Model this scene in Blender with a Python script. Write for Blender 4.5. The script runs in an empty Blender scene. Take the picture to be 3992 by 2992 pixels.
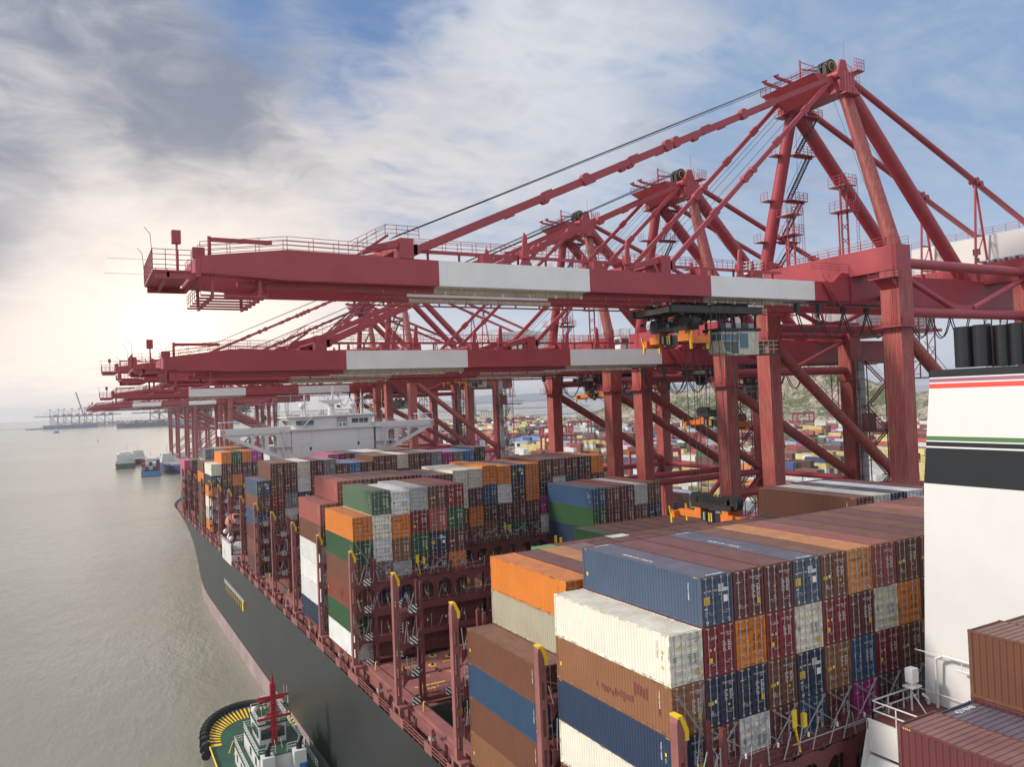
import bpy, math, random
import numpy as np
from mathutils import Vector, Matrix
random.seed(7)
R = math.radians
D = bpy.data
scene = bpy.context.scene
COL = scene.collection

# ---------------------------------------------------------------- camera
CAM = Vector((-28.57957, -34.67077, 13.76271))
F, YAW, PIT, ROL = 3051.08 / 3992.0, 0.5052296, 0.0193675, -0.040002
fw = Vector((math.sin(YAW) * math.cos(PIT), math.cos(YAW) * math.cos(PIT), math.sin(PIT)))
r0 = Vector((math.cos(YAW), -math.sin(YAW), 0)); u0 = r0.cross(fw)
rt = r0 * math.cos(ROL) + u0 * math.sin(ROL); up = -r0 * math.sin(ROL) + u0 * math.cos(ROL)
cd = D.cameras.new('camera'); cam = D.objects.new('camera', cd); COL.objects.link(cam)
M = Matrix((rt, up, -fw)).transposed().to_4x4(); M.translation = CAM
cam.matrix_world = M
cd.sensor_width = 36; cd.sensor_fit = 'HORIZONTAL'; cd.lens = F * 36
cd.clip_start = 0.5; cd.clip_end = 30000
scene.camera = cam

# ---------------------------------------------------------------- light
SUN_AZ, SUN_EL = R(-68), R(33)          # azimuth from +Y towards +X
sd = Vector((math.sin(SUN_AZ) * math.cos(SUN_EL), math.cos(SUN_AZ) * math.cos(SUN_EL), math.sin(SUN_EL)))
sl = D.lights.new('sun', 'SUN'); sl.energy = 3.7; sl.angle = R(9); sl.color = (1, .9, .78)
so = D.objects.new('sun', sl); COL.objects.link(so)
so.rotation_euler = sd.to_track_quat('Z', 'Y').to_euler(); so.location = (-200, 300, 300)
vs = scene.view_settings
vs.view_transform = 'Standard'; vs.look = 'None'; vs.gamma = 1; vs.exposure = 0.2; vs.use_curve_mapping = False

# ---------------------------------------------------------------- node helpers
class G:
    def __init__(s, nt): s.nt = nt
    def n(s, t, ins=None, **kw):
        nd = s.nt.nodes.new(t)
        for k, v in kw.items(): setattr(nd, k, v)
        if ins:
            for k, v in ins.items():
                if isinstance(v, bpy.types.NodeSocket): s.nt.links.new(v, nd.inputs[k])
                else: nd.inputs[k].default_value = v
        return nd
    def m(s, op, a, b=0.0, c=0.0, clamp=False):
        nd = s.n('ShaderNodeMath', {0: a, 1: b, 2: c}, operation=op); nd.use_clamp = clamp
        return nd.outputs[0]
    def vm(s, op, a, b=(0, 0, 0), out=0):
        return s.n('ShaderNodeVectorMath', {0: a, 1: b}, operation=op).outputs[out]
    def ramp(s, x, lo, hi, a=0.0, b=1.0):
        nd = s.n('ShaderNodeMapRange', {'Value': x, 'From Min': lo, 'From Max': hi, 'To Min': a, 'To Max': b},
                 interpolation_type='SMOOTHSTEP')
        return nd.outputs[0]
    def noise(s, vec, scale, detail=4.0, rough=.5, dist=0.0):
        return s.n('ShaderNodeTexNoise', {'Vector': vec, 'Scale': scale, 'Detail': detail, 'Roughness': rough,
                                          'Distortion': dist}).outputs[0]
    def mix(s, f, a, b, mode='MIX'):
        nd = s.n('ShaderNodeMix', data_type='RGBA', blend_type=mode)
        for i, v in ((0, f), (6, a), (7, b)):
            if isinstance(v, bpy.types.NodeSocket): s.nt.links.new(v, nd.inputs[i])
            else: nd.inputs[i].default_value = v if i == 0 else (tuple(v) + (1,) if len(v) == 3 else v)
        return nd.outputs[2]

def lin(*c):
    return tuple(((x / 255) / 12.92 if x <= 10 else (((x / 255) + .055) / 1.055) ** 2.4) for x in c)

# ---------------------------------------------------------------- world: Nishita sky under procedural cloud
w = D.worlds.new('World'); scene.world = w; w.use_nodes = True
g = G(w.node_tree); w.node_tree.nodes.clear()
sky = g.n('ShaderNodeTexSky', sky_type='NISHITA'); sky.sun_disc = False
sky.sun_elevation = SUN_EL; sky.sun_rotation = SUN_AZ; sky.air_density = 1.0; sky.dust_density = 1.0
base = g.mix(1.0, sky.outputs[0], (.1, .1, .1), 'MULTIPLY')
dirv = g.n('ShaderNodeTexCoord').outputs['Generated']
sep = g.n('ShaderNodeSeparateXYZ', {0: dirv}).outputs
zc = g.m('MAXIMUM', sep[2], 0.0)
inv = g.m('DIVIDE', 1.0, g.m('ADD', zc, .16))
pl = g.vm('MULTIPLY', g.n('ShaderNodeCombineXYZ', {0: sep[0], 1: sep[1], 2: 0.0}).outputs[0],
          g.n('ShaderNodeCombineXYZ', {0: inv, 1: inv, 2: inv}).outputs[0])
def lobe(d, width):
    d = Vector(d).normalized()
    c = g.vm('DOT_PRODUCT', dirv, tuple(d), out=1)
    return g.ramp(c, math.cos(R(width)), 1.0)
# streaky high cloud, stretched along the wind direction
rot = g.n('ShaderNodeMapping', {'Vector': pl, 'Rotation': (0, 0, R(-32)), 'Scale': (.75, 1.7, 1)}).outputs[0]
n1 = g.noise(rot, 1.15, 9, .58, .9)
n2 = g.noise(rot, 4.5, 8, .6, 1.2)
n3 = g.noise(pl, 1.3, 7, .55, .6)
av = g.n('ShaderNodeCombineXYZ', {0: g.m('ARCTAN2', sep[0], sep[1]), 1: sep[2], 2: .3}).outputs[0]
arot = g.n('ShaderNodeMapping', {'Vector': av, 'Rotation': (0, 0, R(24)), 'Scale': (3.2, 8.5, 1)}).outputs[0]
n4 = g.noise(arot, 1.0, 9, .56, .7)
n5 = g.noise(g.n('ShaderNodeMapping', {'Vector': av, 'Rotation': (0, 0, R(-12)), 'Scale': (6, 13, 1)}).outputs[0], 1.6, 8, .6, .9)
def signed(x): return g.m('SUBTRACT', x, .5)
tex = g.m('ADD', g.m('MULTIPLY', signed(n1), 1.8), g.m('ADD', g.m('MULTIPLY', signed(n2), 1.2), g.m('ADD', g.m('MULTIPLY', signed(n4), 3.0), g.m('MULTIPLY', signed(n5), 1.6))))
f = g.m('ADD', tex, .12)
bias = [((.335, .91, .244), 26, .55), ((.46, .83, .33), 14, .30), ((.03, .937, .349), 22, .75), ((-.05, .976, .213), 20, .5),
        ((.096, .992, .087), 20, .4), ((.24, .862, .445), 9, -1.0), ((.15, .903, .41), 5, -.6), ((.33, .80, .49), 8, -.5),
        ((.767, .546, .336), 26, -.30), ((.531, .739, .416), 10, .65), ((-.6, .75, .25), 30, .3), ((-.35, -.85, .42), 80, 1.3), ((.62, .76, .2), 14, -.15)]
for d, wd, a in bias: f = g.m('MULTIPLY_ADD', lobe(d, wd), a, f)
cov = g.ramp(f, -.6, 1.25)
low = g.ramp(sep[2], .0, .20, 1.0, 0.0)
cov = g.m('MAXIMUM', cov, g.m('MULTIPLY', low, .8))
tex2 = g.m('ADD', g.m('MULTIPLY', signed(n4), 2.6), g.m('ADD', g.m('MULTIPLY', signed(n5), 2.0), g.m('MULTIPLY', signed(n3), 1.0)))
shade = g.m('ADD', g.m('MULTIPLY', tex2, .70), .16)
for d, wd, a in [((-.02, .935, .36), 23, .42), ((-.09, .976, .205), 9, .42), ((.10, .93, .34), 13, .30), ((.25, .92, .25), 12, .16), ((.25, .95, .12), 20, -.2),
                 ((-.02, .965, .275), 6, -.35), ((.096, .992, .087), 14, -.4), ((.36, .89, .28), 12, -.1)]:
    shade = g.m('MULTIPLY_ADD', lobe(d, wd), a, shade)
sh = g.ramp(shade, -.15, 1.25)
cloud = g.mix(sh, lin(204, 207, 214), lin(118, 132, 156))
warm = lobe((.13, .985, .06), 32)
cloud = g.mix(g.m('MULTIPLY', warm, .9), cloud, (1.12, 1.0, .90), 'MULTIPLY')
cloud = g.mix(g.m('MULTIPLY', lobe((.12, .985, .03), 17), .8), cloud, lin(247, 234, 222))
hor = g.m('MULTIPLY', g.ramp(sep[2], .0, .17, 1.0, 0.0), lobe((-.05, .99, .0), 38))
cloud = g.mix(g.m('MULTIPLY', hor, .85), cloud, lin(248, 232, 218))
skyc = g.mix(.75, base, lin(152, 176, 208))
deep = g.m('ADD', g.m('MULTIPLY', lobe((.24, .865, .45), 22), .9), g.m('MULTIPLY', lobe((.78, .53, .45), 30), .25), clamp=True)
skyc = g.mix(g.m('MULTIPLY', deep, .9), skyc, lin(84, 120, 170))
pale = g.ramp(sep[2], .05, .30, .6, .0)
skyc = g.mix(pale, skyc, lin(186, 200, 218))
out = g.mix(cov, skyc, cloud)
cg = g.vm('DOT_PRODUCT', dirv, tuple(Vector((.096, .992, .087)).normalized()), out=1)
ang = g.m('MULTIPLY', g.m('ARCCOSINE', g.m('MINIMUM', cg, .999999)), 57.3)
gl = g.m('ADD', g.m('MULTIPLY', g.m('EXPONENT', g.m('MULTIPLY', g.m('MULTIPLY', ang, ang), -.22)), .8), g.m('MULTIPLY', g.m('EXPONENT', g.m('MULTIPLY', ang, -.13)), .34))
out = g.mix(gl, out, (1.0, .80, .56), 'ADD')
# brighter open sky behind the camera and overhead
back = g.m('ADD', g.m('MULTIPLY', lobe((-.35, -.85, .42), 80), .55), g.m('MULTIPLY', g.ramp(sep[2], .45, .95), .5))
out = g.mix(1.0, out, g.n('ShaderNodeCombineXYZ', {0: g.m('ADD', back, 1.0), 1: g.m('ADD', back, 1.0), 2: g.m('ADD', back, 1.0)}).outputs[0], 'MULTIPLY')
bg = g.n('ShaderNodeBackground', {'Color': out, 'Strength': 1.0})
g.nt.links.new(bg.outputs[0], g.n('ShaderNodeOutputWorld').inputs[0])
# ---------------------------------------------------------------- materials
MATS = {}
def pmat(name, col, rough=.5, metal=0.0, var=.12, scale=.6, rust=0.0, streak=0.0, bump=0.0, bscale=8.0, objcol=False, spec=.5,
         rustcol=(.11, .045, .02), dirt=(.05, .045, .04), dirtamt=.0, fade=0.0):
    """painted or bare surface: base colour with large soft variation, vertical streaks and rust blotches"""
    if name in MATS: return MATS[name]
    m = D.materials.new(name); m.use_nodes = True; nt = m.node_tree; nt.nodes.clear(); g = G(nt)
    tc = g.n('ShaderNodeTexCoord').outputs['Object']
    oi = g.n('ShaderNodeObjectInfo')
    if objcol == 'paint':
        c = g.n('ShaderNodeAttribute', attribute_name='paint').outputs[0]
    elif objcol:
        c = oi.outputs['Color']
        tc = g.vm('ADD', tc, g.n('ShaderNodeCombineXYZ', {0: g.m('MULTIPLY', oi.outputs['Random'], 91.0), 1: g.m('MULTIPLY', oi.outputs['Random'], 37.0), 2: 0.0}).outputs[0])
    else:
        c = tuple(col) + (1,)
    if fade: c = g.mix(fade, c, (.44, .29, .24))
    if var:
        n = g.noise(tc, scale, 5, .6)
        k = g.ramp(n, .25, .75, 1 - var, 1 + var)
        c = g.mix(1.0, c, g.n('ShaderNodeCombineXYZ', {0: k, 1: k, 2: k}).outputs[0], 'MULTIPLY')
    if streak:
        mp = g.n('ShaderNodeMapping', {'Vector': tc, 'Scale': (3.2, 3.2, .16)}).outputs[0]
        s = g.m('MULTIPLY', g.ramp(g.noise(mp, 2.0, 4, .6), .52 - .1 * max(0, streak - .3), .78 - .2 * max(0, streak - .3)), streak)
        c = g.mix(s, c, rustcol)
    if rust:
        r1 = g.noise(tc, 1.1, 8, .68)
        r2 = g.noise(tc, 6.0, 4, .6)
        s = g.ramp(g.m('ADD', g.m('MULTIPLY', r1, .7), g.m('MULTIPLY', r2, .3)), .60 - rust * .12, .70)
        c = g.mix(g.m('MULTIPLY', s, .8), c, rustcol)
    if dirtamt:
        s = g.m('MULTIPLY', g.ramp(g.noise(tc, 2.3, 6, .65), .45, .8), dirtamt)
        c = g.mix(s, c, dirt)
    b = g.n('ShaderNodeBsdfPrincipled', {'Roughness': rough, 'Metallic': metal, 'Specular IOR Level': spec})
    if isinstance(c, bpy.types.NodeSocket): nt.links.new(c, b.inputs['Base Color'])
    else: b.inputs['Base Color'].default_value = c
    if bump:
        bp = g.n('ShaderNodeBump', {'Strength': bump, 'Distance': .05, 'Height': g.noise(tc, bscale, 4, .6)})
        nt.links.new(bp.outputs[0], b.inputs['Normal'])
    nt.links.new(b.outputs[0], g.n('ShaderNodeOutputMaterial').inputs[0])
    MATS[name] = m
    return m

CRED = (.33, .043, .054)
m_red = pmat('crane_red', CRED, .42, var=.10, scale=.35, streak=.18, rustcol=(.22, .05, .03), rust=.15)
m_redleg = pmat('crane_red_weathered', (.30, .046, .050), .5, var=.14, scale=.4, streak=.85, rustcol=(.33, .17, .085), rust=.3)
m_cwhite = pmat('crane_white', (.74, .74, .71), .4, var=.05, scale=.3, streak=.12, rustcol=(.45, .40, .33))
m_cgrimy = pmat('grimy_cream', (.50, .47, .38), .6, var=.15, scale=.9, streak=.6, rustcol=(.12, .09, .06), rust=.4)
m_black = pmat('greasy_black', (.018, .016, .015), .5, var=.3, scale=1.5)
m_dark = pmat('dark_steel', (.05, .045, .043), .55, var=.3, scale=1.0, rust=.2)
m_orange = pmat('spreader_orange', (.62, .17, .02), .45, var=.15, scale=1.2, rust=.35, dirtamt=.4)
m_yellow = pmat('safety_yellow', (.74, .50, .02), .45, var=.08)
m_glass = pmat('window_glass', (.025, .05, .055), .08, var=.0, spec=.8)
m_teal = pmat('cab_glass', (.03, .12, .15), .1, var=.0, spec=.8)
m_white = pmat('white_paint', (.61, .61, .595), .35, var=.03, scale=.25, streak=.06, rustcol=(.5, .45, .38))
m_grey = pmat('grey_metal', (.30, .31, .32), .45, metal=.2, var=.12)
m_bar = pmat('galvanised_bar', (.42, .43, .43), .42, metal=.35, var=.1)
m_shipred = pmat('ship_oxide_red', (.135, .034, .033), .55, var=.16, scale=.5, rust=.25, dirtamt=.25)
m_shippink = pmat('deck_oxide_red', (.25, .092, .084), .6, var=.18, scale=.45, rust=.3, dirtamt=.3)
m_hull = pmat('hull_black', (.024, .027, .028), .42, var=.18, scale=.05, streak=.25, rustcol=(.05, .05, .05))
m_boot = pmat('boot_topping_pink', (.29, .215, .215), .6, var=.2, scale=.18, streak=.5, rustcol=(.32, .22, .18))
m_wht = pmat('marking_white', (.78, .78, .76), .5, var=0)
m_blk = pmat('marking_black', (.02, .02, .02), .5, var=0)
m_yel = pmat('marking_yellow', (.78, .50, .02), .5, var=0)
m_hold = pmat('hold_green_grey', (.035, .042, .036), .7, var=.3, scale=.4)
m_tyre = pmat('tyre_rubber', (.016, .016, .018), .75, var=.2, bump=.4)
m_tugblue = pmat('tug_blue', (.03, .13, .32), .4, var=.1, rust=.1)
m_tuggreen = pmat('tug_green_deck', (.022, .075, .045), .55, var=.2, dirtamt=.3)
m_tugred = pmat('tug_mast_red', (.35, .018, .028), .4, var=.08)
m_cable = pmat('steel_rope', (.03, .03, .032), .5, var=0)
m_paint = pmat('container_paint', None, .5, objcol=True, var=.08, scale=.35, streak=.10, rustcol=(.10, .045, .03), rust=.0, dirtamt=.06, dirt=(.10, .085, .07))
m_roof = pmat('container_roof_paint', None, .5, objcol=True, var=.16, scale=.7, rust=.25, dirtamt=.22, dirt=(.22, .17, .15), fade=.22)
m_paintv = pmat('container_paint_b', None, .5, objcol='paint', var=.13, scale=.5, streak=.10, dirtamt=.22, dirt=(.10, .085, .07))
m_roofv = pmat('container_roof_b', None, .5, objcol='paint', var=.16, scale=.7, rust=.25, dirtamt=.22, dirt=(.22, .17, .15), fade=.22)
m_edge = pmat('container_frame', None, .6, objcol=True, var=.25, scale=2.0, rust=1.0, dirtamt=.95, dirt=(.07, .045, .032))

# ---------------------------------------------------------------- mesh helpers
class MB:
    def __init__(s): s.v = []; s.f = []; s.m = []; s.s = []
    def add(s, vs, fs, mi=0, smooth=False):
        o = len(s.v); s.v.extend(vs)
        for f in fs:
            s.f.append([i + o for i in f]); s.m.append(mi); s.s.append(smooth)
    def box(s, x0, x1, y0, y1, z0, z1, mi=0):
        if x0 > x1: x0, x1 = x1, x0
        if y0 > y1: y0, y1 = y1, y0
        if z0 > z1: z0, z1 = z1, z0
        s.add([(x0, y0, z0), (x1, y0, z0), (x1, y1, z0), (x0, y1, z0), (x0, y0, z1), (x1, y0, z1), (x1, y1, z1), (x0, y1, z1)],
              [(0, 3, 2, 1), (4, 5, 6, 7), (0, 1, 5, 4), (1, 2, 6, 5), (2, 3, 7, 6), (3, 0, 4, 7)], mi)
    def hexa(s, p, mi=0):      # 8 points: bottom ring then top ring, counter-clockwise
        s.add([tuple(q) for q in p], [(0, 3, 2, 1), (4, 5, 6, 7), (0, 1, 5, 4), (1, 2, 6, 5), (2, 3, 7, 6), (3, 0, 4, 7)], mi)
    def beam(s, a, b, w, h, mi=0, upv=(0, 0, 1)):
        a, b = Vector(a), Vector(b); d = (b - a).normalized()
        sx = d.cross(Vector(upv))
        if sx.length < 1e-4: sx = d.cross(Vector((1, 0, 0)))
        sx.normalize(); uz = sx.cross(d).normalized()
        sx = sx * w / 2; uz = uz * h / 2
        s.hexa([a - sx - uz, b - sx - uz, b + sx - uz, a + sx - uz, a - sx + uz, b - sx + uz, b + sx + uz, a + sx + uz], mi)
    def tube(s, a, b, r, n=12, mi=0, r2=None, cap=True):
        a, b = Vector(a), Vector(b); d = (b - a).normalized(); r2 = r if r2 is None else r2
        x = d.orthogonal().normalized(); y = d.cross(x)
        vs = []
        for c, rr in ((a, r), (b, r2)):
            for i in range(n):
                t = 2 * math.pi * i / n; vs.append(tuple(c + (x * math.cos(t) + y * math.sin(t)) * rr))
        s.add(vs, [(i, (i + 1) % n, n + (i + 1) % n, n + i) for i in range(n)], mi, n > 5)
        if cap:
            s.add(vs[:n], [tuple(range(n))[::-1]], mi); s.add(vs[n:], [tuple(range(n))], mi)
    def path(s, pts, r, n=5, mi=0):
        for a, b in zip(pts, pts[1:]): s.tube(a, b, r, n, mi)
    def prism(s, poly, ax, a, b, mi=0):      # poly: 2D list; ax = axis of extrusion
        def P(u, v, t): return (t, u, v) if ax == 0 else (u, t, v) if ax == 1 else (u, v, t)
        n = len(poly); vs = [P(u, v, a) for u, v in poly] + [P(u, v, b) for u, v in poly]
        s.add(vs, [(i, (i + 1) % n, n + (i + 1) % n, n + i) for i in range(n)] + [tuple(range(n))[::-1], tuple(range(n, 2 * n))], mi)
    def quad(s, a, b, c, d, mi=0): s.add([tuple(a), tuple(b), tuple(c), tuple(d)], [(0, 1, 2, 3)], mi)
    def rail(s, pts, h=1.05, step=1.8, r=.03, mi=0, bars=2):
        pts = [Vector(p) for p in pts]
        for k in range(1, bars + 1):
            hh = h * k / bars
            s.path([p + Vector((0, 0, hh)) for p in pts], r, 4, mi)
        for a, b in zip(pts, pts[1:]):
            n = max(1, int((b - a).length / step + .5))
            for i in range(n + 1):
                q = a.lerp(b, i / n); s.tube(q, q + Vector((0, 0, h)), r, 4, mi, cap=False)
    def ladder(s, a, b, w=.5, step=.35, r=.03, mi=0, side=(0, 1, 0)):
        a, b = Vector(a), Vector(b); sv = Vector(side) * w / 2
        s.tube(a - sv, b - sv, r, 4, mi); s.tube(a + sv, b + sv, r, 4, mi)
        n = int((b - a).length / step)
        for i in range(1, n):
            q = a.lerp(b, i / n); s.tube(q - sv, q + sv, r * .8, 4, mi, cap=False)
    def stair(s, a, b, w=.8, mi=0, side=(0, 1, 0), r=.05):
        a, b = Vector(a), Vector(b); sv = Vector(side) * w / 2
        for q in (-sv, sv): s.beam(a + q, b + q, .06, .22, mi)
        n = max(3, int(abs(b.z - a.z) / .28))
        for i in range(1, n):
            q = a.lerp(b, i / n); s.box(min((q - sv).x, (q + sv).x) - .12, max((q - sv).x, (q + sv).x) + .12,
                                         min((q - sv).y, (q + sv).y) - .02, max((q - sv).y, (q + sv).y) + .02, q.z - .03, q.z + .02, mi)
        for q in (-sv, sv): s.tube(a + q + Vector((0, 0, 1)), b + q + Vector((0, 0, 1)), .03, 4, mi)
    def sphere(s, c, r, n=10, mi=0, sx=1, sy=1, sz=1):
        vs = []; fs = []
        for j in range(n + 1):
            ph = math.pi * j / n
            for i in range(2 * n):
                t = math.pi * i / n
                vs.append((c[0] + r * sx * math.sin(ph) * math.cos(t), c[1] + r * sy * math.sin(ph) * math.sin(t), c[2] + r * sz * math.cos(ph)))
        for j in range(n):
            for i in range(2 * n):
                a = j * 2 * n + i; b = j * 2 * n + (i + 1) % (2 * n)
                fs.append((a, a + 2 * n, b + 2 * n, b))
        s.add(vs, fs, mi, True)
    def stripes(s, x0, z0, y, w, h, n, mi):
        for i in range(n):
            a, c = i * 2.0 / n, (i + .5) * 2.0 / n
            pts = []
            for t in (a, c): pts.append(((t, 0) if t <= 1 else (1, t - 1), (0, t) if t <= 1 else (t - 1, 1)))
            (p0, p1), (q0, q1) = pts
            poly = [p0] + ([(1, 0)] if a < 1 < c else []) + [q0, q1] + ([(0, 1)] if a < 1 < c else []) + [p1]
            poly = [p for j, p in enumerate(poly) if p != poly[j - 1]]
            if len(poly) > 2: s.add([(x0 + u * w, y, z0 + v * h) for u, v in poly], [tuple(range(len(poly)))], mi)
    def torus(s, c, R1, r, ax=1, n=16, m=8, mi=0):
        vs = []; fs = []
        for i in range(n):
            t = 2 * math.pi * i / n
            for j in range(m):
                q = 2 * math.pi * j / m; rr = R1 + r * math.cos(q); h = r * math.sin(q)
                u, v = rr * math.cos(t), rr * math.sin(t)
                p = (h, u, v) if ax == 0 else (u, h, v) if ax == 1 else (u, v, h)
                vs.append((c[0] + p[0], c[1] + p[1], c[2] + p[2]))
        for i in range(n):
            for j in range(m):
                fs.append((i * m + j, ((i + 1) % n) * m + j, ((i + 1) % n) * m + (j + 1) % m, i * m + (j + 1) % m))
        s.add(vs, fs, mi, True)
    def text(s, body, o, u, v, h, mi=0, off=0.0, center=False):
        """flat lettering: origin o, unit vectors u (reading) and v (up), letter height h"""
        vs, fs, wd = glyphs(body); o, u, v = Vector(o), Vector(u), Vector(v)
        x0 = -wd * h / 2 if center else 0
        s.add([tuple(o + u * (x * h + x0) + v * (y * h)) for x, y in vs], fs, mi)
        return wd * h
    def mesh(s, name, mats):
        me = D.meshes.new(name); me.from_pydata(s.v, [], s.f)
        for m in (mats if isinstance(mats, (list, tuple)) else [mats]): me.materials.append(m)
        me.polygons.foreach_set('material_index', s.m); me.polygons.foreach_set('use_smooth', s.s)
        me.update(); return me
    def build(s, name, mats, parent=None, loc=None):
        return mk(name, s.mesh(name, mats), parent, loc)

GLY = {}
def glyphs(body):
    if body not in GLY:
        c = D.curves.new('t', 'FONT'); c.body = body; c.size = 1.4; c.resolution_u = 2
        o = D.objects.new('t', c); me = o.to_mesh()
        vs = [(v.co.x, v.co.y) for v in me.vertices]; fs = [tuple(p.vertices) for p in me.polygons]
        wd = max([x for x, y in vs] or [0]); o.to_mesh_clear(); D.objects.remove(o); D.curves.remove(c)
        GLY[body] = (vs, fs, wd)
    return GLY[body]

def mk(name, me, parent=None, loc=None):
    o = D.objects.new(name, me); COL.objects.link(o)
    if parent: o.parent = parent
    if loc: o.location = loc
    return o
def empty(name, loc, rz=0, label=None, cat=None, group=None):
    o = D.objects.new(name, None); COL.objects.link(o); o.location = loc; o.rotation_euler.z = rz
    o.empty_display_size = .5
    return tag(o, label, cat, group)
def tag(o, label=None, cat=None, group=None, kind=None):
    if label: o['label'] = label
    if cat: o['category'] = cat
    if group: o['group'] = group
    if kind: o['kind'] = kind
    return o
KIDS = {}
def copy_tree(o, parent=None):
    c = o.copy(); COL.objects.link(c); c.parent = parent
    for ch in list(o.children): copy_tree(ch, c)
    return c
# ---------------------------------------------------------------- shipping containers
CL, CW, HC, LC = 12.192, 2.438, 2.896, 2.591
COLS = {  # code: (word, linear colour)
 'b': ('brown', (.135, .050, .027)), 'B': ('dark brown', (.085, .033, .024)), 'm': ('maroon', (.105, .024, .026)), 'M': ('dark maroon', (.062, .020, .022)),
 't': ('tan brown', (.215, .095, .045)), 'c': ('crimson', (.19, .016, .022)), 's': ('salmon red', (.30, .080, .065)), 'o': ('orange', (.60, .185, .022)),
 'O': ('pale orange', (.56, .24, .075)), 'n': ('navy blue', (.015, .031, .070)), 'u': ('slate blue', (.048, .078, .130)), 'U': ('blue', (.022, .064, .135)),
 'k': ('bright blue', (.03, .17, .42)), 'g': ('dark green', (.024, .082, .030)), 'G': ('sage green', (.075, .15, .085)), 'L': ('light green', (.08, .27, .09)),
 'w': ('white', (.66, .67, .66)), 'W': ('cream white', (.66, .64, .54)), 'r': ('light grey', (.42, .44, .44)), 'e': ('grey', (.17, .175, .18)),
 'E': ('blue grey', (.19, .24, .28)), 'y': ('beige', (.40, .37, .27)), 'p': ('magenta', (.34, .022, .19)), 'P': ('pink', (.42, .10, .20)),
 'x': ('black', (.03, .032, .035)), 'R': ('rusty red', (.20, .05, .032)), 'd': ('mauve grey', (.20, .12, .12)),
}
def body_mesh(H, name, fine=True):
    b = MB(); hw, hl = CW / 2, CL / 2; fr = .10
    # corner posts, rails (slot 2), castings
    for sx in (-1, 1):
        for sy in (-1, 1):
            x0, x1 = sorted((sx * hw, sx * (hw - .14))); y0, y1 = sorted((sy * hl, sy * (hl - .16)))
            b.box(x0, x1, y0, y1, .13, H - .13, 2)
            for z in (0, H - .125): b.box(x0 - .006 * (sx < 0), x1 + .006 * (sx > 0), y0 - .006 * (sy < 0), y1 + .006 * (sy > 0), z, z + .13, 3)
        xa, xb = sorted((sx * hw, sx * (hw - .08)))
        b.box(xa, xb, -hl + .16, hl - .16, .02, .17, 2); b.box(xa, xb, -hl + .16, hl - .16, H - .09, H - .01, 2)
    for sy in (-1, 1):
        ya, yb = sorted((sy * hl, sy * (hl - .1)))
        b.box(-hw + .14, hw - .14, ya, yb, .02, .15, 2); b.box(-hw + .14, hw - .14, ya, yb, H - .11, H - .012, 2)
    # corrugated sides
    n = 42 if fine else 21; y0, y1 = -hl + .17, hl - .17; pt = (y1 - y0) / n; dp = .036 if fine else .05
    for sx in (-1, 1):
        prof = []
        for i in range(n):
            a = y0 + i * pt
            prof += [(a, 0), (a + pt * .30, 0), (a + pt * .5, dp), (a + pt * .80, dp)]
        prof.append((y1, 0))
        vs = [(sx * (hw - .012 - d), y, z) for y, d in prof for z in (.17, H - .09)]
        fs = [(2 * i, 2 * i + 2, 2 * i + 3, 2 * i + 1) if sx > 0 else (2 * i, 2 * i + 1, 2 * i + 3, 2 * i + 2) for i in range(len(prof) - 1)]
        b.add(vs, fs, 0)
    # corrugated roof
    n = 40 if fine else 20; pt = (y1 - y0) / n; prof = []
    for i in range(n):
        a = y0 + i * pt; prof += [(a, 0), (a + pt * .45, 0), (a + pt * .55, .035), (a + pt * .9, .035)]
    prof.append((y1, 0))
    vs = [(x, y, H - .012 - d) for y, d in prof for x in (-hw + .08, hw - .08)]
    b.add(vs, [(2 * i, 2 * i + 1, 2 * i + 3, 2 * i + 2) for i in range(len(prof) - 1)], 1)
    b.quad((-hw + .14, hl - .05, .15), (hw - .14, hl - .05, .15), (hw - .14, hl - .05, H - .11), (-hw + .14, hl - .05, H - .11), 0)
    b.quad((-hw + .02, -hl + .2, .05), (-hw + .02, hl - .2, .05), (hw - .02, hl - .2, .05), (hw - .02, -hl + .2, .05), 2)
    b.quad((-hw + .14, -hl + .12, .15), (-hw + .14, -hl + .12, H - .11), (hw - .14, -hl + .12, H - .11), (hw - .14, -hl + .12, .15), 2)
    return b.mesh(name, [m_paint, m_roof, m_edge, m_edge])
def door_mesh(H, s, bars):
    b = MB(); hl = CL / 2; x0, x1 = (-1.075, -.012) if s < 0 else (.012, 1.075); z0, z1 = .16, H - .12; y = -hl + .04
    nr = 5; zz = (z1 - z0 - .1) / nr
    prof = [(z0, 0)]
    for i in range(nr):
        a = z0 + .05 + i * zz; prof += [(a + zz * .16, 0), (a + zz * .28, .045), (a + zz * .72, .045), (a + zz * .84, 0)]
    prof.append((z1, 0))
    vs = [(x, y + d, z) for z, d in prof for x in (x0 + .07, x1 - .07)]
    b.add(vs, [(2 * i, 2 * i + 1, 2 * i + 3, 2 * i + 2) for i in range(len(prof) - 1)], 0)
    b.box(x0, x0 + .07, y - .012, y + .05, z0, z1, 0); b.box(x1 - .07, x1, y - .012, y + .05, z0, z1, 0)
    xg = x1 if s < 0 else x0
    b.box(xg - .012, xg + .012, y - .004, y + .03, z0, z1, 1)
    xh = x0 if s < 0 else x1
    for i in range(4): b.box(xh - .05, xh + .06, y - .03, y - .012, z0 + .25 + i * (z1 - z0 - .5) / 3 - .04, z0 + .25 + i * (z1 - z0 - .5) / 3 + .04, 2)
    if bars: gear(b, H, s, 3)
    return b.mesh('door', [m_paint, m_blk, m_edge, m_bar])
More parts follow.
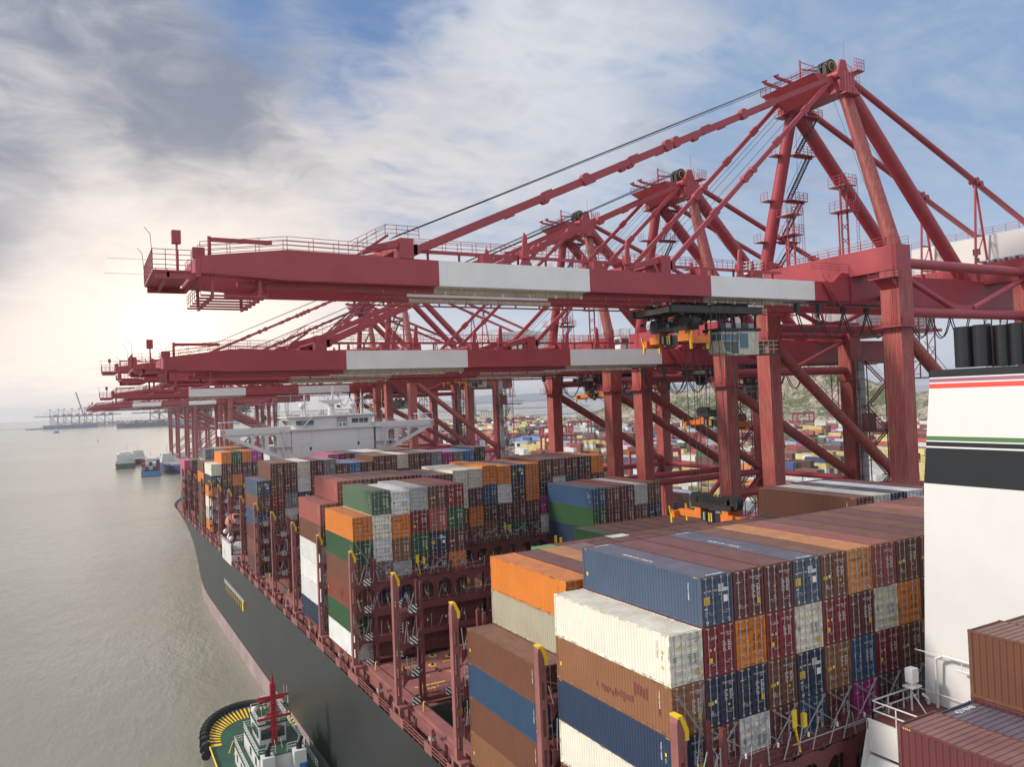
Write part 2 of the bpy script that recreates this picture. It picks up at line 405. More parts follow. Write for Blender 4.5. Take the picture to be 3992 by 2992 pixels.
def gear(b, H, s, mi=0):
    y = -CL / 2 - .012
    for x in ((-.86, -.34) if s < 0 else (.34, .86)):
        b.tube((x, y, .07), (x, y, H - .05), .024, 5, mi)
        for z in (.12, H - .16): b.box(x - .07, x + .07, y - .02, y + .04, z, z + .1, mi)
        for z in (.75, H * .55, H * .8): b.box(x - .05, x + .05, y - .012, y + .03, z, z + .06, mi)
        zz = .82 if abs(x) > .5 else .70
        b.tube((x, y - .03, zz), (x + (.36 if abs(x) < .5 and s > 0 else -.36 if abs(x) < .5 else .3 * -s), y - .03, zz - .04), .02, 4, mi)
BODY = {(H, f): body_mesh(H, 'container_body', f) for H in (HC, LC) for f in (True, False)}
DOOR = {(H, s, f): door_mesh(H, s, not f) for H in (HC, LC) for s in (-1, 1) for f in (True, False)}
GEAR = {}
for H in (HC, LC):
    for s in (-1, 1):
        b = MB(); gear(b, H, s); GEAR[H, s] = b.mesh('locking_bars', m_bar)

def sticker(b, x, z, w, h, mi, y=None): 
    y = -CL / 2 + .018 if y is None else y
    b.quad((x, y, z), (x + w, y, z), (x + w, y, z + h), (x, y, z + h), mi)
def tri(b, x, z, w, mi):
    y = -CL / 2 + .018; b.add([(x, y, z), (x + w, y, z), (x + w / 2, y, z + w * .85)], [(0, 1, 2)], mi)
X, Z = (1, 0, 0), (0, 0, 1)
def marks(style, H):
    b = MB(); y = -CL / 2 + .014; dk = style in ('white', 'hapag'); t = 2 if dk else 0; T = H - .12
    def tx(s, x, z, h, mi=t): b.text(s, (x, y, z), X, Z, h, mi)
    lines = lambda x, z, n, k=0: [sticker(b, x, z - i * .105, .16 + .05 * ((i * 7 + k) % 3), .045, t) or sticker(b, x + .40, z - i * .105, .13 + .05 * ((i * 5 + k) % 3), .045, t) for i in range(n)]
    if style == 'navy':
        sticker(b, .12, T - .62, .42, .20, 0); sticker(b, .12, T - .86, .82, .20, 0)
        b.text('NYKU', (.14, y + .002, T - .585), X, Z, .15, 2); b.text('4214 64 8', (.14, y + .002, T - .825), X, Z, .14, 2)
        tx('NYK LINE', -.78, T - .80, .13); sticker(b, -1.0, T - .82, .12, .1, 0); sticker(b, -1.0, T - .79, .12, .03, 4)
        sticker(b, -1.02, T - 1.52, .46, .46, 1); b.text('CAUTION', (-1.0, y + .002, T - 1.22), X, Z, .10, 2); b.text('HIGH', (-.92, y + .002, T - 1.35), X, Z, .10, 2); b.text('TRAILER', (-1.0, y + .002, T - 1.49), X, Z, .10, 2)
        sticker(b, .50, T - 1.5, .40, .40, 0); sticker(b, .28, T - 1.35, .09, .12, 1); tx('45G1', .14, T - 1.06, .09)
        sticker(b, -.98, T - 1.8, .22, .11, 0); sticker(b, -.92, .2, .2, .11, 0); sticker(b, .78, .26, .18, .07, 0); sticker(b, -.98, T - 2.2, .18, .3, 3)
    elif style == 'hapag':
        tx('Hapag-Lloyd', -1.0, T - .62, .17); tx('HLXU 817052 2', .12, T - .46, .10); tx('45G1', .55, T - .60, .09)
        tri(b, -.42, T - 1.28, .26, 1); sticker(b, -.86, T - 1.12, .13, .12, 5); sticker(b, -.38, T - 1.8, .2, .34, 3)
        lines(.18, T - .95, 4); lines(.18, T - 1.5, 4, 1); sticker(b, .78, .28, .12, .07, 0)
    elif style == 'white':
        tri(b, -.62, T - .72, .26, 1); tri(b, .22, T - .72, .26, 1); tx('YMLU 872653', .16, T - .36, .11); tx('45G1', .62, T - .52, .09)
        sticker(b, -.92, T - 1.42, .2, .3, 3); sticker(b, .72, .38, .30, .36, 1); b.text('CAUTION', (.735, y + .002, .64), X, Z, .065, 2); b.text("9'6\"", (.8, y + .002, .52), X, Z, .08, 2); b.text('HIGH', (.77, y + .002, .41), X, Z, .08, 2)
        lines(.2, T - 1.2, 6); sticker(b, .66, T - 1.75, .3, .6, 6); sticker(b, .18, T - 1.75, .28, .6, 6)
    elif style == 'tex':
        tx('tex', -.9, T - .62, .30); tx('TEXU 461540 1', .12, T - .44, .10); tx('45G1', .6, T - .58, .09); lines(.3, T - .95, 7, 2); sticker(b, -.9, T - 1.2, .3, .14, 1); sticker(b, -.9, T - 1.8, .18, .3, 3)
    elif style == 'kline':
        tx('K LINE', -.85, T - .65, .16); tx('KKFU 765134 0', .12, T - .44, .10); tx('45G1', .6, T - .58, .09); lines(.25, T - .9, 6); tri(b, -.8, T - 1.3, .22, 1); sticker(b, -.85, T - 1.95, .28, .26, 1); sticker(b, -.45, T - 1.3, .14, .16, 0)
    elif style == 'cma':
        tx('CMA CGM', -.9, T - .62, .15); tx('CMAU 406210 7', .12, T - .44, .10); tx('45G1', .6, T - .58, .09); lines(.25, T - .9, 6); sticker(b, .6, .5, .24, .26, 1); sticker(b, -.9, T - 1.5, .3, .12, 0)
    else:
        num = {'a': 'TCNU 736858 5', 'b': 'TGHU 613551 0', 'c': 'BEAU 451209 7'}[style]
        tx(num, .10, T - .44, .105); tx('45G1', .62, T - .58, .09); lines(.25, T - .88, 8 if style != 'b' else 6, ord(style))
        if style == 'a': tri(b, -.42, T - 2.05, .22, 1); sticker(b, .68, T - 2.0, .26, .34, 1); sticker(b, -.9, T - 2.15, .2, .3, 3); sticker(b, -.6, T - .62, .1, .12, 5); sticker(b, -.98, T - .6, .3, .05, 0)
        if style == 'b': sticker(b, -1.0, T - 1.5, .40, .2, 1); b.text('CAUTION', (-.98, y + .002, T - 1.43), X, Z, .08, 2); sticker(b, -.52, T - 1.45, .16, .2, 0); sticker(b, -.82, T - 2.15, .18, .32, 3); sticker(b, .5, T - 1.75, .16, .1, 1)
        if style == 'c': tri(b, -.48, T - 1.25, .24, 1); sticker(b, -.42, T - 1.5, .12, .1, 1); sticker(b, -.46, T - 2.0, .2, .3, 3); sticker(b, .8, .28, .14, .07, 0); sticker(b, -.9, T - 1.1, .12, .18, 0)
    for sx in (-1, 1):      # hazard dashes on the top rail
        for i in range(4):
            xx = sx * .95 + (i - 1.5) * .09; b.add([(xx, -CL / 2 - .004, H - .10), (xx + .045, -CL / 2 - .004, H - .10), (xx + .08, -CL / 2 - .004, H - .03), (xx + .035, -CL / 2 - .004, H - .03)], [(0, 1, 2, 3)], 1)
    return b.mesh('marking', [m_wht, m_yel, m_blk, m_grey, pmat('mark_red', (.4, .03, .03), .5, var=0), pmat('mark_blue', (.03, .15, .4), .5, var=0), pmat('mark_pale', (.6, .6, .58), .5, var=0)])
MK = {(st, H): marks(st, H) for st in ('navy', 'hapag', 'white', 'tex', 'kline', 'cma', 'a', 'b', 'c') for H in (HC, LC)}
def side_marks(H, mi, var):
    b = MB(); x = -CW / 2 - .004; y = -CL / 2
    # code painted down the side near the door end, stickers, hazard dashes
    b.text('TCNU 736858', (x, y + 1.15, H - .45), (0, 0, -1), (0, -1, 0), .12, mi)
    if var:
        b.quad((x, y + .62, H - 1.15), (x, y + .62, H - .95), (x, y + .76, H - .95), (x, y + .76, H - 1.15), 1); b.text('45G1', (x, y + .75, H - 1.25), (0, 0, -1), (0, -1, 0), .1, mi)
    if var: b.add([(x, y + .60, H - 2.0), (x, y + .82, H - 2.0), (x, y + .71, H - 1.78)], [(0, 2, 1)], 1)
    for yy in (y + .3, -y - .6):
        for i in range(4): b.quad((x - .002, yy + i * .09, H - .10), (x - .002, yy + i * .09 + .04, H - .10), (x - .002, yy + i * .09 + .07, H - .03), (x - .002, yy + i * .09 + .03, H - .03), 1)
    if not var: b.quad((x, -y - .65, H - 1.9), (x, -y - .65, H - 1.65), (x, -y - .47, H - 1.65), (x, -y - .47, H - 1.9), 1)
    return b.mesh('side_marking', [m_wht, m_yel, m_blk])
SM = {(H, mi, v_): side_marks(H, mi, v_) for H in (HC, LC) for mi in (0, 2) for v_ in (0, 1)}
def roof_marks(H):
    b = MB(); b.text('NYKU 4214648', (-.35, -.9, H - .004), (0, 1, 0), (-1, 0, 0), .34, 0)
    b.text('4214648', (-.5, CL / 2 - .55, H - .004), (1, 0, 0), (0, 1, 0), .26, 0); b.text('4214648', (-.5, -CL / 2 + .25, H - .004), (1, 0, 0), (0, 1, 0), .26, 0)
    return b.mesh('roof_marking', m_wht)
RM = {H: roof_marks(H) for H in (HC, LC)}
def reefer_mesh(H):
    b = MB(); y = -CL / 2 + .03
    b.box(-1.07, 1.07, y, y + .08, .16, H - .12, 0)
    b.box(-.95, .95, y - .01, y, .25, H - .2, 0)
    b.box(-.85, .85, y - .035, y - .01, H - 1.15, H - .35, 1)      # dark upper unit
    b.torus((.0, y - .06, .95), .38, .06, 1, 20, 6, 2); b.tube((0, y - .03, .95), (0, y - .012, .95), .36, 18, 1)
    b.box(-.9, -.5, y - .05, y - .01, .35, .9, 2); b.box(.5, .9, y - .05, y - .01, 1.1, 1.5, 2); b.tube((.45, y - .06, .35), (.95, y - .06, 1.2), .03, 5, 2)
    return b.mesh('refrigeration_unit', [m_white, m_dark, m_bar])
RF = reefer_mesh(HC)

def patch_mesh(seed, c, spots):
    """old paint showing through in strips along the corrugations"""
    b = MB(); rr = random.Random(seed); x = -CW / 2 - .002; pt = (CL - .34) / 42
    for y0, n, z0, z1, dens in spots:
        for i in range(n):
            if rr.random() > dens: continue
            y = -CL / 2 + .17 + (int((y0 + CL / 2) / pt) + i) * pt; a = z0 + rr.uniform(-.12, .12) - i * .012; c2 = z1 + rr.uniform(-.15, .15) - i * .012
            b.quad((x, y + .02, a), (x, y + .02, c2), (x, y + pt * .28, c2), (x, y + pt * .28, a))
            b.quad((x + .036, y + pt * .52, a + .03), (x + .036, y + pt * .52, c2 - .03), (x + .036, y + pt * .8, c2 - .03), (x + .036, y + pt * .8, a + .03))
    return b.mesh('paint_patch', pmat('patch_%d' % seed, c, .6, var=.3))
PATCH = {(0, 0, 1): patch_mesh(3, (.15, .042, .04), [(-4.0, 5, 1.5, 2.3, 1), (-2.6, 14, .9, 1.3, .9), (-5.2, 1, .9, 1.6, 1)]), (4, 0, 3): patch_mesh(5, (.25, .07, .04), [(-3.5, 12, .6, 2.3, .8), (-1, 10, .9, 1.9, .6)])}
ORD = ['first', 'second', 'third', 'fourth', 'fifth', 'sixth', 'seventh', 'eighth', 'ninth', 'tenth', 'eleventh', 'twelfth', 'thirteenth',
       'fourteenth', 'fifteenth', 'sixteenth', 'seventeenth', 'eighteenth', 'nineteenth']
TIER = ['top', 'second down', 'third down', 'fourth down', 'fifth down', 'sixth down', 'bottom']
BAYN = {-1: 'block behind the funnel', 0: 'block ahead of the funnel', 1: 'second block ahead of funnel', 2: 'low block beside open hold',
        3: 'low block beside hatch covers', 4: 'block beyond the hatch covers', 5: 'block under the second crane', 8: 'block aft of bridge house',
        9: 'block touching the bridge house', 12: 'first block past bridge house', 13: 'second block past bridge house',
        14: 'third block past bridge house', 16: 'foremost block at the bow'}
PITCH, BASE = 2.52, -17.3
GRP = 'shipping containers stacked on the ship deck'
NC = 0
REST = []
KEEP = None
KEEP = {(int(a), int(b), int(t)) for a, b, c in (q.split(",") for q in "-1,0,0;-1,1,0;-1,2,01;-1,3,0;0,0,01234;0,1,0123;0,2,01234;0,3,01234;0,4,01234;0,5,01234;0,6,01234;0,7,0123;0,8,0123;0,9,01;0,10,0;0,11,0;0,12,0;0,13,0;0,14,0;0,15,0;0,16,0;1,0,0123;1,1,012;1,2,0;1,3,0;1,4,0;1,5,0;1,6,0;1,7,0;1,8,0;1,9,0;1,10,0;1,11,0;1,12,0;1,13,0;1,14,01;1,15,0;1,16,0;1,17,0;1,18,0;2,6,0;2,7,0;2,8,0;2,9,0;2,10,0;2,11,0;2,12,0;2,13,0;2,14,0;2,15,0;2,16,0;2,18,0;3,12,0;3,13,0;3,14,0;3,15,0;3,16,0;3,17,0;3,18,0;4,0,012345;4,1,01234;4,2,01234;4,3,01234;4,4,01234;4,5,01234;4,6,0;4,7,0;4,8,0;4,14,0123;4,15,01;4,16,01;4,17,01;4,18,01;5,0,012345;5,1,01;5,2,0;5,3,0;5,4,0;5,5,0;5,6,0;5,7,0;5,8,01234;5,9,01234;5,10,01234;5,11,01234;5,12,01234;5,13,01234;5,14,01234;5,15,01;5,16,01;5,17,01;5,18,01;8,0,012345;8,1,01234;8,2,0123;8,3,0123;8,4,012;8,5,01;8,6,0;8,7,0;8,8,0;8,9,01;8,10,01;8,11,01;8,12,01;8,13,01;8,14,0;8,15,0;8,16,0;8,17,0;8,18,01;9,7,0;9,8,0;9,9,0;9,10,0;9,11,0;9,12,0;9,13,0;9,14,0;12,0,012345;12,1,01234;12,2,01234;12,3,01234;12,4,012;12,5,0;13,0,012345;13,1,0;14,1,01;14,2,0;14,3,0;14,4,0;14,5,0;16,0,012345;16,1,01".split(";")) for t in c}   # the 300 that show largest
def container(k, row, tier, code, ztop, H=HC, y0=None, near=True, reefer=False, detail=True, xs=0.0):
    global NC
    NC += 1
    if KEEP is not None and (k, row, tier) not in KEEP:
        y = (14.6 * k if y0 is None else y0) + CL / 2; REST.append((row * PITCH + CW / 2 + xs, y, ztop - H, H, COLS[code][1])); return
    word, col = COLS[code]
    rj = random.Random(k * 1000 + row * 20 + tier)
    y = (14.6 * k if y0 is None else y0) + CL / 2 + rj.uniform(-.02, .02)
    x = row * PITCH + CW / 2 + xs
    lab = '%s container, %s, %s row from port, %s' % (word, TIER[min(tier, 6)], ORD[row], BAYN[k])
    root = empty('shipping_container', (x, y, ztop - H), 0, lab, 'container', GRP)
    q = rj.uniform(.86, 1.14); col = tuple(min(.8, c * q) for c in col)
    def part(name, me, par=root):
        o = mk(name, me, par); o.color = col + (1,); return o
    part('body', BODY[H, near])
    if (k, row, tier) in PATCH: part('paint_patch', PATCH[k, row, tier])
    if not detail: return root
    if reefer:
        part('refrigeration_unit', RF); return root
    for s in (-1, 1):
        d = part('door', DOOR[H, s, near])
        if near: part('locking_bars', GEAR[H, s], d)
    st = {'n': 'navy', 'u': 'navy', 'o': 'hapag', 'O': 'hapag', 'w': 'white', 'W': 'white', 'r': 'white', 'y': 'white', 'c': 'kline', 'M': 'cma'}.get(code) or rj.choice('abcabc')
    if code in 'bm' and rj.random() < .08: st = 'tex'
    if code in 'nu' and rj.random() < .3: st = rj.choice('abc')
    part('marking', MK[st, H])
    if row == 0 or (k, row, tier) in ((0, 1, 0), (4, 14, 0), (1, 14, 0), (1, 1, 0), (5, 1, 0), (4, 1, 0)): part('side_marking', SM[H, 2 if code in 'WwoOry' else 0, (row + tier + k) % 3 != 1])
    if code in 'nu' and tier == 0 and k <= 5: part('roof_marking', RM[H])
    return root
def stack(k, row, codes, ztop, H=HC, n=None, near=None, **kw):
    """codes from the top down; a trailing digit in codes is not used"""
    z = ztop
    for t, c in enumerate(codes):
        hh = H
        rf = c == '#'
        container(k, row, t, 'w' if rf else c, z, hh, near=(k <= 5) if near is None else near, reefer=rf, **kw)
        z -= hh
T7, T6, T5, T4 = 2.95, .04, -2.85, -5.75
# block just ahead of the funnel (door faces in full view)
A = ['WtnWbn', 'ucnmbnb', 'monwbmb', 'mcbmnbm', 'uWnUbmb', 'bctmbbn', 'OmUpbmo', 'sWcBmbn', 'bobeMbm']
for i, c in enumerate(A): stack(0, i, c, T7 - .0 if i else T6, near=True)
for i, c in enumerate(['mm', 'bb', 'mb', 'tb', 'sb', 'bm', 'cM', 'Em', 'mb', 'bb']): stack(0, 9 + i, c, T7)
# second block: brown/blue stack at the rail, orange over beige behind it
stack(1, 0, 'bUbt', T4 - .02); stack(1, 1, 'oybnb', T6); stack(1, 2, 'mbn', T6); stack(1, 3, 'Obm', T6); stack(1, 4, 'dbb', T6)
for i, c in enumerate(['mb', 'bm', 'mn', 'bb', 'mb', 'bb', 'mm', 'bb', 'mb']): stack(1, 5 + i, c, T6)
stack(1, 14, 'bgbn', T7 + .1)
for i, c in enumerate(['Wb', 'nb', 'wm', 'mb']): stack(1, 15 + i, c, T7 + .1)
for i, c in enumerate(['Lbnbm', 'mbb', 'mbo', 'mbg', 'wbb', 'mnb', 'bbm', 'mbb', 'bmb', 'bbn', 'mbb', 'bmb', 'mbb']): stack(2, 6 + i, c, T5)
for i, c in enumerate(['gbbmb', 'bm', 'bb', 'mb', 'bb', 'mn', 'bb']): stack(3, 12 + i, c, -4.3, H=LC)
# fifth block: orange/green/brown/white stack with the crossed lashings
stack(4, 0, 'ogbRgw', T6)
for i, c in enumerate(['GWwdnb', 'wotrUg', 'rcgMbm', 'bsnmbn', 'cgmobm']): stack(4, 1 + i, c + ('##' if i < 2 else ''), T7 - (.28 if i == 1 else 0))
for i, c in enumerate(['bm', 'ob', 'mn', 'bb', 'go', 'mb', 'bm', 'nb']): stack(4, 6 + i, c, BASE + 2 * HC + .06)
for i, c in enumerate(['Ugnmb', 'bmbbm', 'mbmbn', 'rbbmb', 'bnmbb']): stack(4, 14 + i, c, .35 - .1 * (i % 2))
# sixth block
stack(5, 0, 'sbwwwn', .2)
for i, c in enumerate(['sbMbmb', 'bmbbmb', 'bbmbnb', 'bmbmbb', 'mbbnbm', 'nmbbmb', 'bmbmbb']): stack(5, 1 + i, c, 3.15 - (.3 if i >= 5 else 0))
for i, c in enumerate(['WWmbnb', 'WmobmO', 'oUMbob', 'owmnbU', 'nMmgob', 'oobMU#']): stack(5, 8 + i, c, 3.25 if i < 2 else 3.6 if i == 2 else 3.35)
for i, c in enumerate(['bMpwmb', 'bwbmb', 'mnmbb', 'Mmbnb', 'obmbm']): stack(5, 14 + i, c, 3.8)
# ninth block, aft of the bridge house
stack(8, 0, 'ubUmbB', .2)
for i, c in enumerate(['bbcbmb', 'bmewbm', 'WwnMbn', 'mcbmbb', 'embnbm']): stack(8, 1 + i, c, 3.3)
for i, c in enumerate(['bmb', 'kbm', 'bmb']): stack(8, 6 + i, c, 2.3)
for i, c in enumerate(['bbm', 'bmb', 'WMb', 'bbn', 'Bmb', 'Ebm', 'pbm', 'emb', 'kbm', 'xmbb']): stack(8, 9 + i, c, 3.3 if i < 6 else 3.0 if i < 9 else 3.6)
for i, c in enumerate(['Pb', 'cb', 'Ub', 'wm', 'Wb', 'gb', 'bm', 'bb']): stack(9, 7 + i, c, 3.35)
stack(12, 0, 'WnoWro', .15)
for i, c in enumerate(['ombnb', 'gmobm', 'ombnb', 'pnmbb', 'nbmbb', 'bbm']): stack(12, 1 + i, c, 3.0)
stack(13, 0, 'boBmbg', .0)
for i, c in enumerate(['bm', 'bb', 'mb', 'bm']): stack(13, 1 + i, c, 0)
for i, c in enumerate(['er', 'rb', 'ob', 'ob', 'bb']): stack(14, 1 + i, c, 2.75)
stack(16, 0, 'PPesgc', -1.8, H=LC); stack(16, 1, 'gpbmbb', -1.8, H=LC)
# block behind the funnel, close to the camera
for row, c, z in ((0, 'mbb', -.02), (1, 'nbm', -.17), (2, 'bmb', 2.89), (3, 'bmb', 2.80), (4, 'mbn', 2.86), (5, 'bbm', 2.80)):
    stack(-1, row, c, z, near=True, y0=-14 - CL)
print('containers', NC, 'rest', len(REST))
if REST:
    vs = []; fs = []; ms = []; col = []
    for x, y, z, H, c in REST:
        me = BODY[H, False]; o = len(vs); vs += [(v.co.x + x, v.co.y + y, v.co.z + z) for v in me.vertices]
        for p in me.polygons: fs.append([i + o for i in p.vertices]); ms.append(p.material_index); col.append((c, len(p.vertices)))
    me = D.meshes.new('ship_containers'); me.from_pydata(vs, [], fs); me.polygons.foreach_set('material_index', ms)
    for m in (m_paintv, m_roofv, m_dark, m_dark): me.materials.append(m)
    at = me.color_attributes.new('paint', 'FLOAT_COLOR', 'CORNER'); at.data.foreach_set('color', [q for c, n in col for _ in range(n) for q in (c[0], c[1], c[2], 1)])
    tag(mk('ship_containers', me), 'remaining containers mostly hidden inside the ship blocks', 'containers', kind='stuff')
# ---------------------------------------------------------------- the container ship
ship = empty('container_ship', (24, 100, -37), 0, 'huge black hulled container ship with oxide red deck moored under the red cranes', 'container ship')
SO = Vector((24, 100, -37))
class SB(MB):           # builder in world coordinates, stored relative to the ship's base
    def build(s, name, mats, parent=None):
        o = MB.build(s, name, mats, parent or ship)
        if (parent or ship) is ship: o.location = -SO
        return o
CX = 23.95
def half(y, t):        # half breadth at height t: 0 = waterline .. 1 = deck
    def taper(y, a, b, e): return 1 if y < a else 0 if y >= b else (1 - ((y - a) / (b - a)) ** e)
    wl = taper(y, 176, 296, 1.95); dk = taper(y, 256, 306, 2.0)
    if y < -40: wl = min(wl, 1 - ((-40 - y) / 75) ** 2 * .8)
    k = max(0, min(1, t)); return 25.0 * (wl + (dk - wl) * k ** 1.1)
st = [-90, -60, -40, -10, 60, 120, 150, 165, 178, 190, 200, 210, 220, 230, 240, 250, 258, 264, 270, 276, 282, 287, 291, 295, 299, 302, 304, 305.5]
def deckz(y): return -19.0 + (max(0, y - 240) / 66) ** 1.5 * 3.5
def hull_rings(z0, z1, nz):
    vs = []; fs = []
    for y in st:
        for i in range(nz + 1):
            zt = z0 + (z1 - z0) * i / nz if z1 < -20 else z0 + (deckz(y) - z0) * i / nz
            t = (zt + 37) / (deckz(y) + 37); h = half(y, t)
            vs.append((CX - h, y, zt))
        for i in range(nz + 1):
            zt = z0 + (z1 - z0) * i / nz if z1 < -20 else z0 + (deckz(y) - z0) * i / nz
            t = (zt + 37) / (deckz(y) + 37); h = half(y, t); vs.append((CX + h, y, zt))
    m = 2 * (nz + 1)
    for j in range(len(st) - 1):
        for i in range(nz):
            a = j * m + i; fs.append((a, a + 1, a + m + 1, a + m)); b = a + nz + 1; fs.append((b, b + m, b + m + 1, b + 1))
    return vs, fs
b = SB(); vs, fs = hull_rings(-33.6, -19, 14); b.add(vs, fs, 0, True)
b.quad((CX - 25, -90, -33.6), (CX + 25, -90, -33.6), (CX + 25, -90, -19), (CX - 25, -90, -19))
# pilot door recess frame and draught marks
hull = b.build('hull', [m_hull])
b = SB(); vs, fs = hull_rings(-39, -33.6, 4); b.add(vs, fs, 0, True); b.build('boot_topping', [m_boot])
b = SB()
for i in range(len(st) - 1):
    a, c = st[i], st[i + 1]
    z = -20.2 if a < 250 else deckz(a) - .6
    b.quad((CX - half(a, .95), a, z), (CX + half(a, .95), a, z), (CX + half(c, .95), c, -20.2 if c < 250 else deckz(c) - .6), (CX - half(c, .95), c, -20.2 if c < 250 else deckz(c) - .6))
b.build('deck', m_shippink)
# gunwale: bulwark pieces and open rails along both sides, hatch coamings
for sx, xs in ((-1, -1.0), (1, 48.9)):
    b = SB(); rl = SB()
    for k in range(-2, 17):
        ya = 14.6 * k - 1.2; yb = ya + 14.6
        if ya < -60: continue
        xa = CX + sx * (half(ya, 1) - .05); xb = CX + sx * (half(yb, 1) - .05)
        if abs(xa - CX) < 12: continue
        for f0, f1, solid in ((.0, .12, 1), (.12, .36, 0), (.36, .48, 1), (.48, .86, 0), (.86, 1, 1)):
            p0 = Vector((xa + (xb - xa) * f0, ya + 14.6 * f0, -19.0)); p1 = Vector((xa + (xb - xa) * f1, ya + 14.6 * f1, -19.0))
            if solid: b.beam(p0 + Vector((0, 0, .45)), p1 + Vector((0, 0, .45)), .08, .95)
            else: rl.rail([p0, p1], 1.0, 1.5, .045, 0, 3)
    b.build('bulwark', m_shippink); rl.build('railing', m_shippink)
b = SB()
for x in (.55, 46.2): 
    b.box(x, x + 1.15, -60, 250, -19.2, -17.35); b.box(x - .35, x + 1.35, -60, 250, -17.9, -17.75)
for i in range(80):
    y = -58 + i * 3.8
    b.prism([(.55, -20.2), (-.1, -20.2), (.55, -18.0)], 1, y, y + .12)
b.box(1.7, 46.2, -60, 28.2, -20.2, -17.6); b.box(1.7, 46.2, 41, 250, -20.2, -17.9); b.box(13, 46.2, 28.2, 41, -20.2, -17.6)
b.build('hatch_coaming', m_shippink)
b = SB()   # open hold
b.box(1.75, 12.95, 28.3, 40.9, -36, -35.5); b.box(1.72, 1.95, 28.3, 40.9, -36, -17.5); b.box(12.75, 12.99, 28.3, 40.9, -36, -17.5)
b.box(1.75, 12.95, 40.7, 40.96, -36, -17.5); b.box(1.75, 12.95, 28.24, 28.5, -36, -17.5)
for i in range(4):
    x = 2.1 + i * PITCH; b.box(x - .12, x + .12, 40.45, 40.7, -35.5, -17.7, 0); b.prism([(x - .3, -18.0), (x + .3, -18.0), (x + .1, -19.6), (x - .1, -19.6)], 1, 40.3, 40.5, 1)
b.text('10', (5.2, 40.38, -18.9), X, Z, .7, 1)
b.build('cargo_hold', [m_hold, m_yellow])
# hatch covers lying on the open bays
def hatch(x0, x1, y0, y1, num, side):
    b = SB(); zt = -17.35
    b.box(x0, x1, y0, y1, zt - 1.0, zt)
    for i in range(4): b.box(x0 + .4 + i * (x1 - x0 - 1) / 3, x0 + .65 + i * (x1 - x0 - 1) / 3, y0 - .05, y0, zt - .9, zt - .1)
    if num:
        b.text(num, (x0 - .03, y1 - 1.2, zt - .85), (0, -1, 0), Z, .75, 1)
        b.text(side, (x0 + 2.0, y0 + 1.2, zt + .006), X, (0, 1, 0), .7, 2)
    z = zt + .005
    for t in ((x0 + 1.0, y0 + 2.6, 3.6, .22), (x0 + 7.0, y0 + 2.2, 2.2, .22)): b.quad((t[0], t[1], z), (t[0] + t[2], t[1], z), (t[0] + t[2], t[1] + t[3], z), (t[0], t[1] + t[3], z), 2)
    for cx_, cy_ in ((x0 + 5.5, y0 + 1.9), (x0 + 8.5, y0 + 3.8), (x0 + 6.8, y0 + 5.0)):
        n = 18; vs = [(cx_ + r * math.cos(2 * math.pi * i / n), cy_ + r * math.sin(2 * math.pi * i / n), z) for r in (.28, .52) for i in range(n)]
        b.add(vs, [(i, (i + 1) % n, n + (i + 1) % n, n + i) for i in range(n)], 2); b.tube((cx_, cy_, zt), (cx_, cy_, zt + .25), .16, 8, 3)
    for i in range(5): b.text(str(18 - 2 * i), (x0 + .8 + i * PITCH, y1 - .9, z), X, (0, 1, 0), .42, 2)
    for i in range(int((x1 - x0) / PITCH)):
        for yy in (y0 + .25, y1 - .25): b.box(x0 + .1 + i * PITCH, x0 + .4 + i * PITCH, yy - .15, yy + .15, zt, zt + .16, 3)
    return b.build('hatch_cover', [m_shippink, m_wht, m_yel, m_dark])
hatch(1.6, 15.0, 50.1, 56.0, '57', '57'); hatch(1.6, 15.0, 43.6, 49.7, '59', '59'); hatch(15.3, 29.8, 43.6, 56, '', ''); hatch(13.2, 15.0, 29.0, 40.6, '', '')
hatch(2.0, 34.8, 58.2, 71.0, '', '')
# ---- lashing bridges: yellow tipped side posts, decks, plate girders, rails
def slot_post(b, x0, x1, yc, z0, z1, mi=0, tip=1):
    """plate post facing aft with slotted holes, chamfered yellow tip"""
    w = x1 - x0; y0, y1 = yc - .30, yc + .30; zt = z1 - 1.5
    cells = []; z = zt
    for h, gap in ((1.25, .9), (1.9, .7), (1.9, .9), (1.2, .6), (1.2, .6), (1.2, 1.3)):
        z -= gap
        if z - h < z0 + .5: break
        cells.append((z - h, z)); z -= h
    s = w * .27
    b.box(x0, x0 + s, y0, y1, z0, zt, mi); b.box(x1 - s, x1, y0, y1, z0, zt, mi)
    zz = zt
    for a, c in cells + [(z0, z0)]:
        if zz > c: b.box(x0 + s, x1 - s, y0 + .03, y1 - .03, c, zz, mi)
        zz = a
    b.prism([(x0, zt), (x1 + .05, zt), (x1 + .05, zt + .75), (x0 + w * .55, z1), (x0 + w * .1, z1), (x0, z1 - .3)], 1, y0, y1, mi)
    # yellow guide plate along the sloped tip
    b.prism([(x1 + .14, zt + .25), (x1 + .14, zt + .85), (x0 + w * .62, z1 + .14), (x0 + w * .02, z1 + .14), (x0 + w * .10, z1), (x0 + w * .55, z1), (x1 + .05, zt + .75), (x1 + .05, zt + .25)], 1, y0 - .05, y1 + .05, tip)
    b.prism([(x1 - .12, zt + .25), (x1 + .05, zt + .25), (x1 + .05, zt + .75), (x0 + w * .55, z1), (x0 + w * .3, z1), (x1 - .12, zt + .7)], 1, y0 - .055, y1 + .055, tip)
RODS = SB()
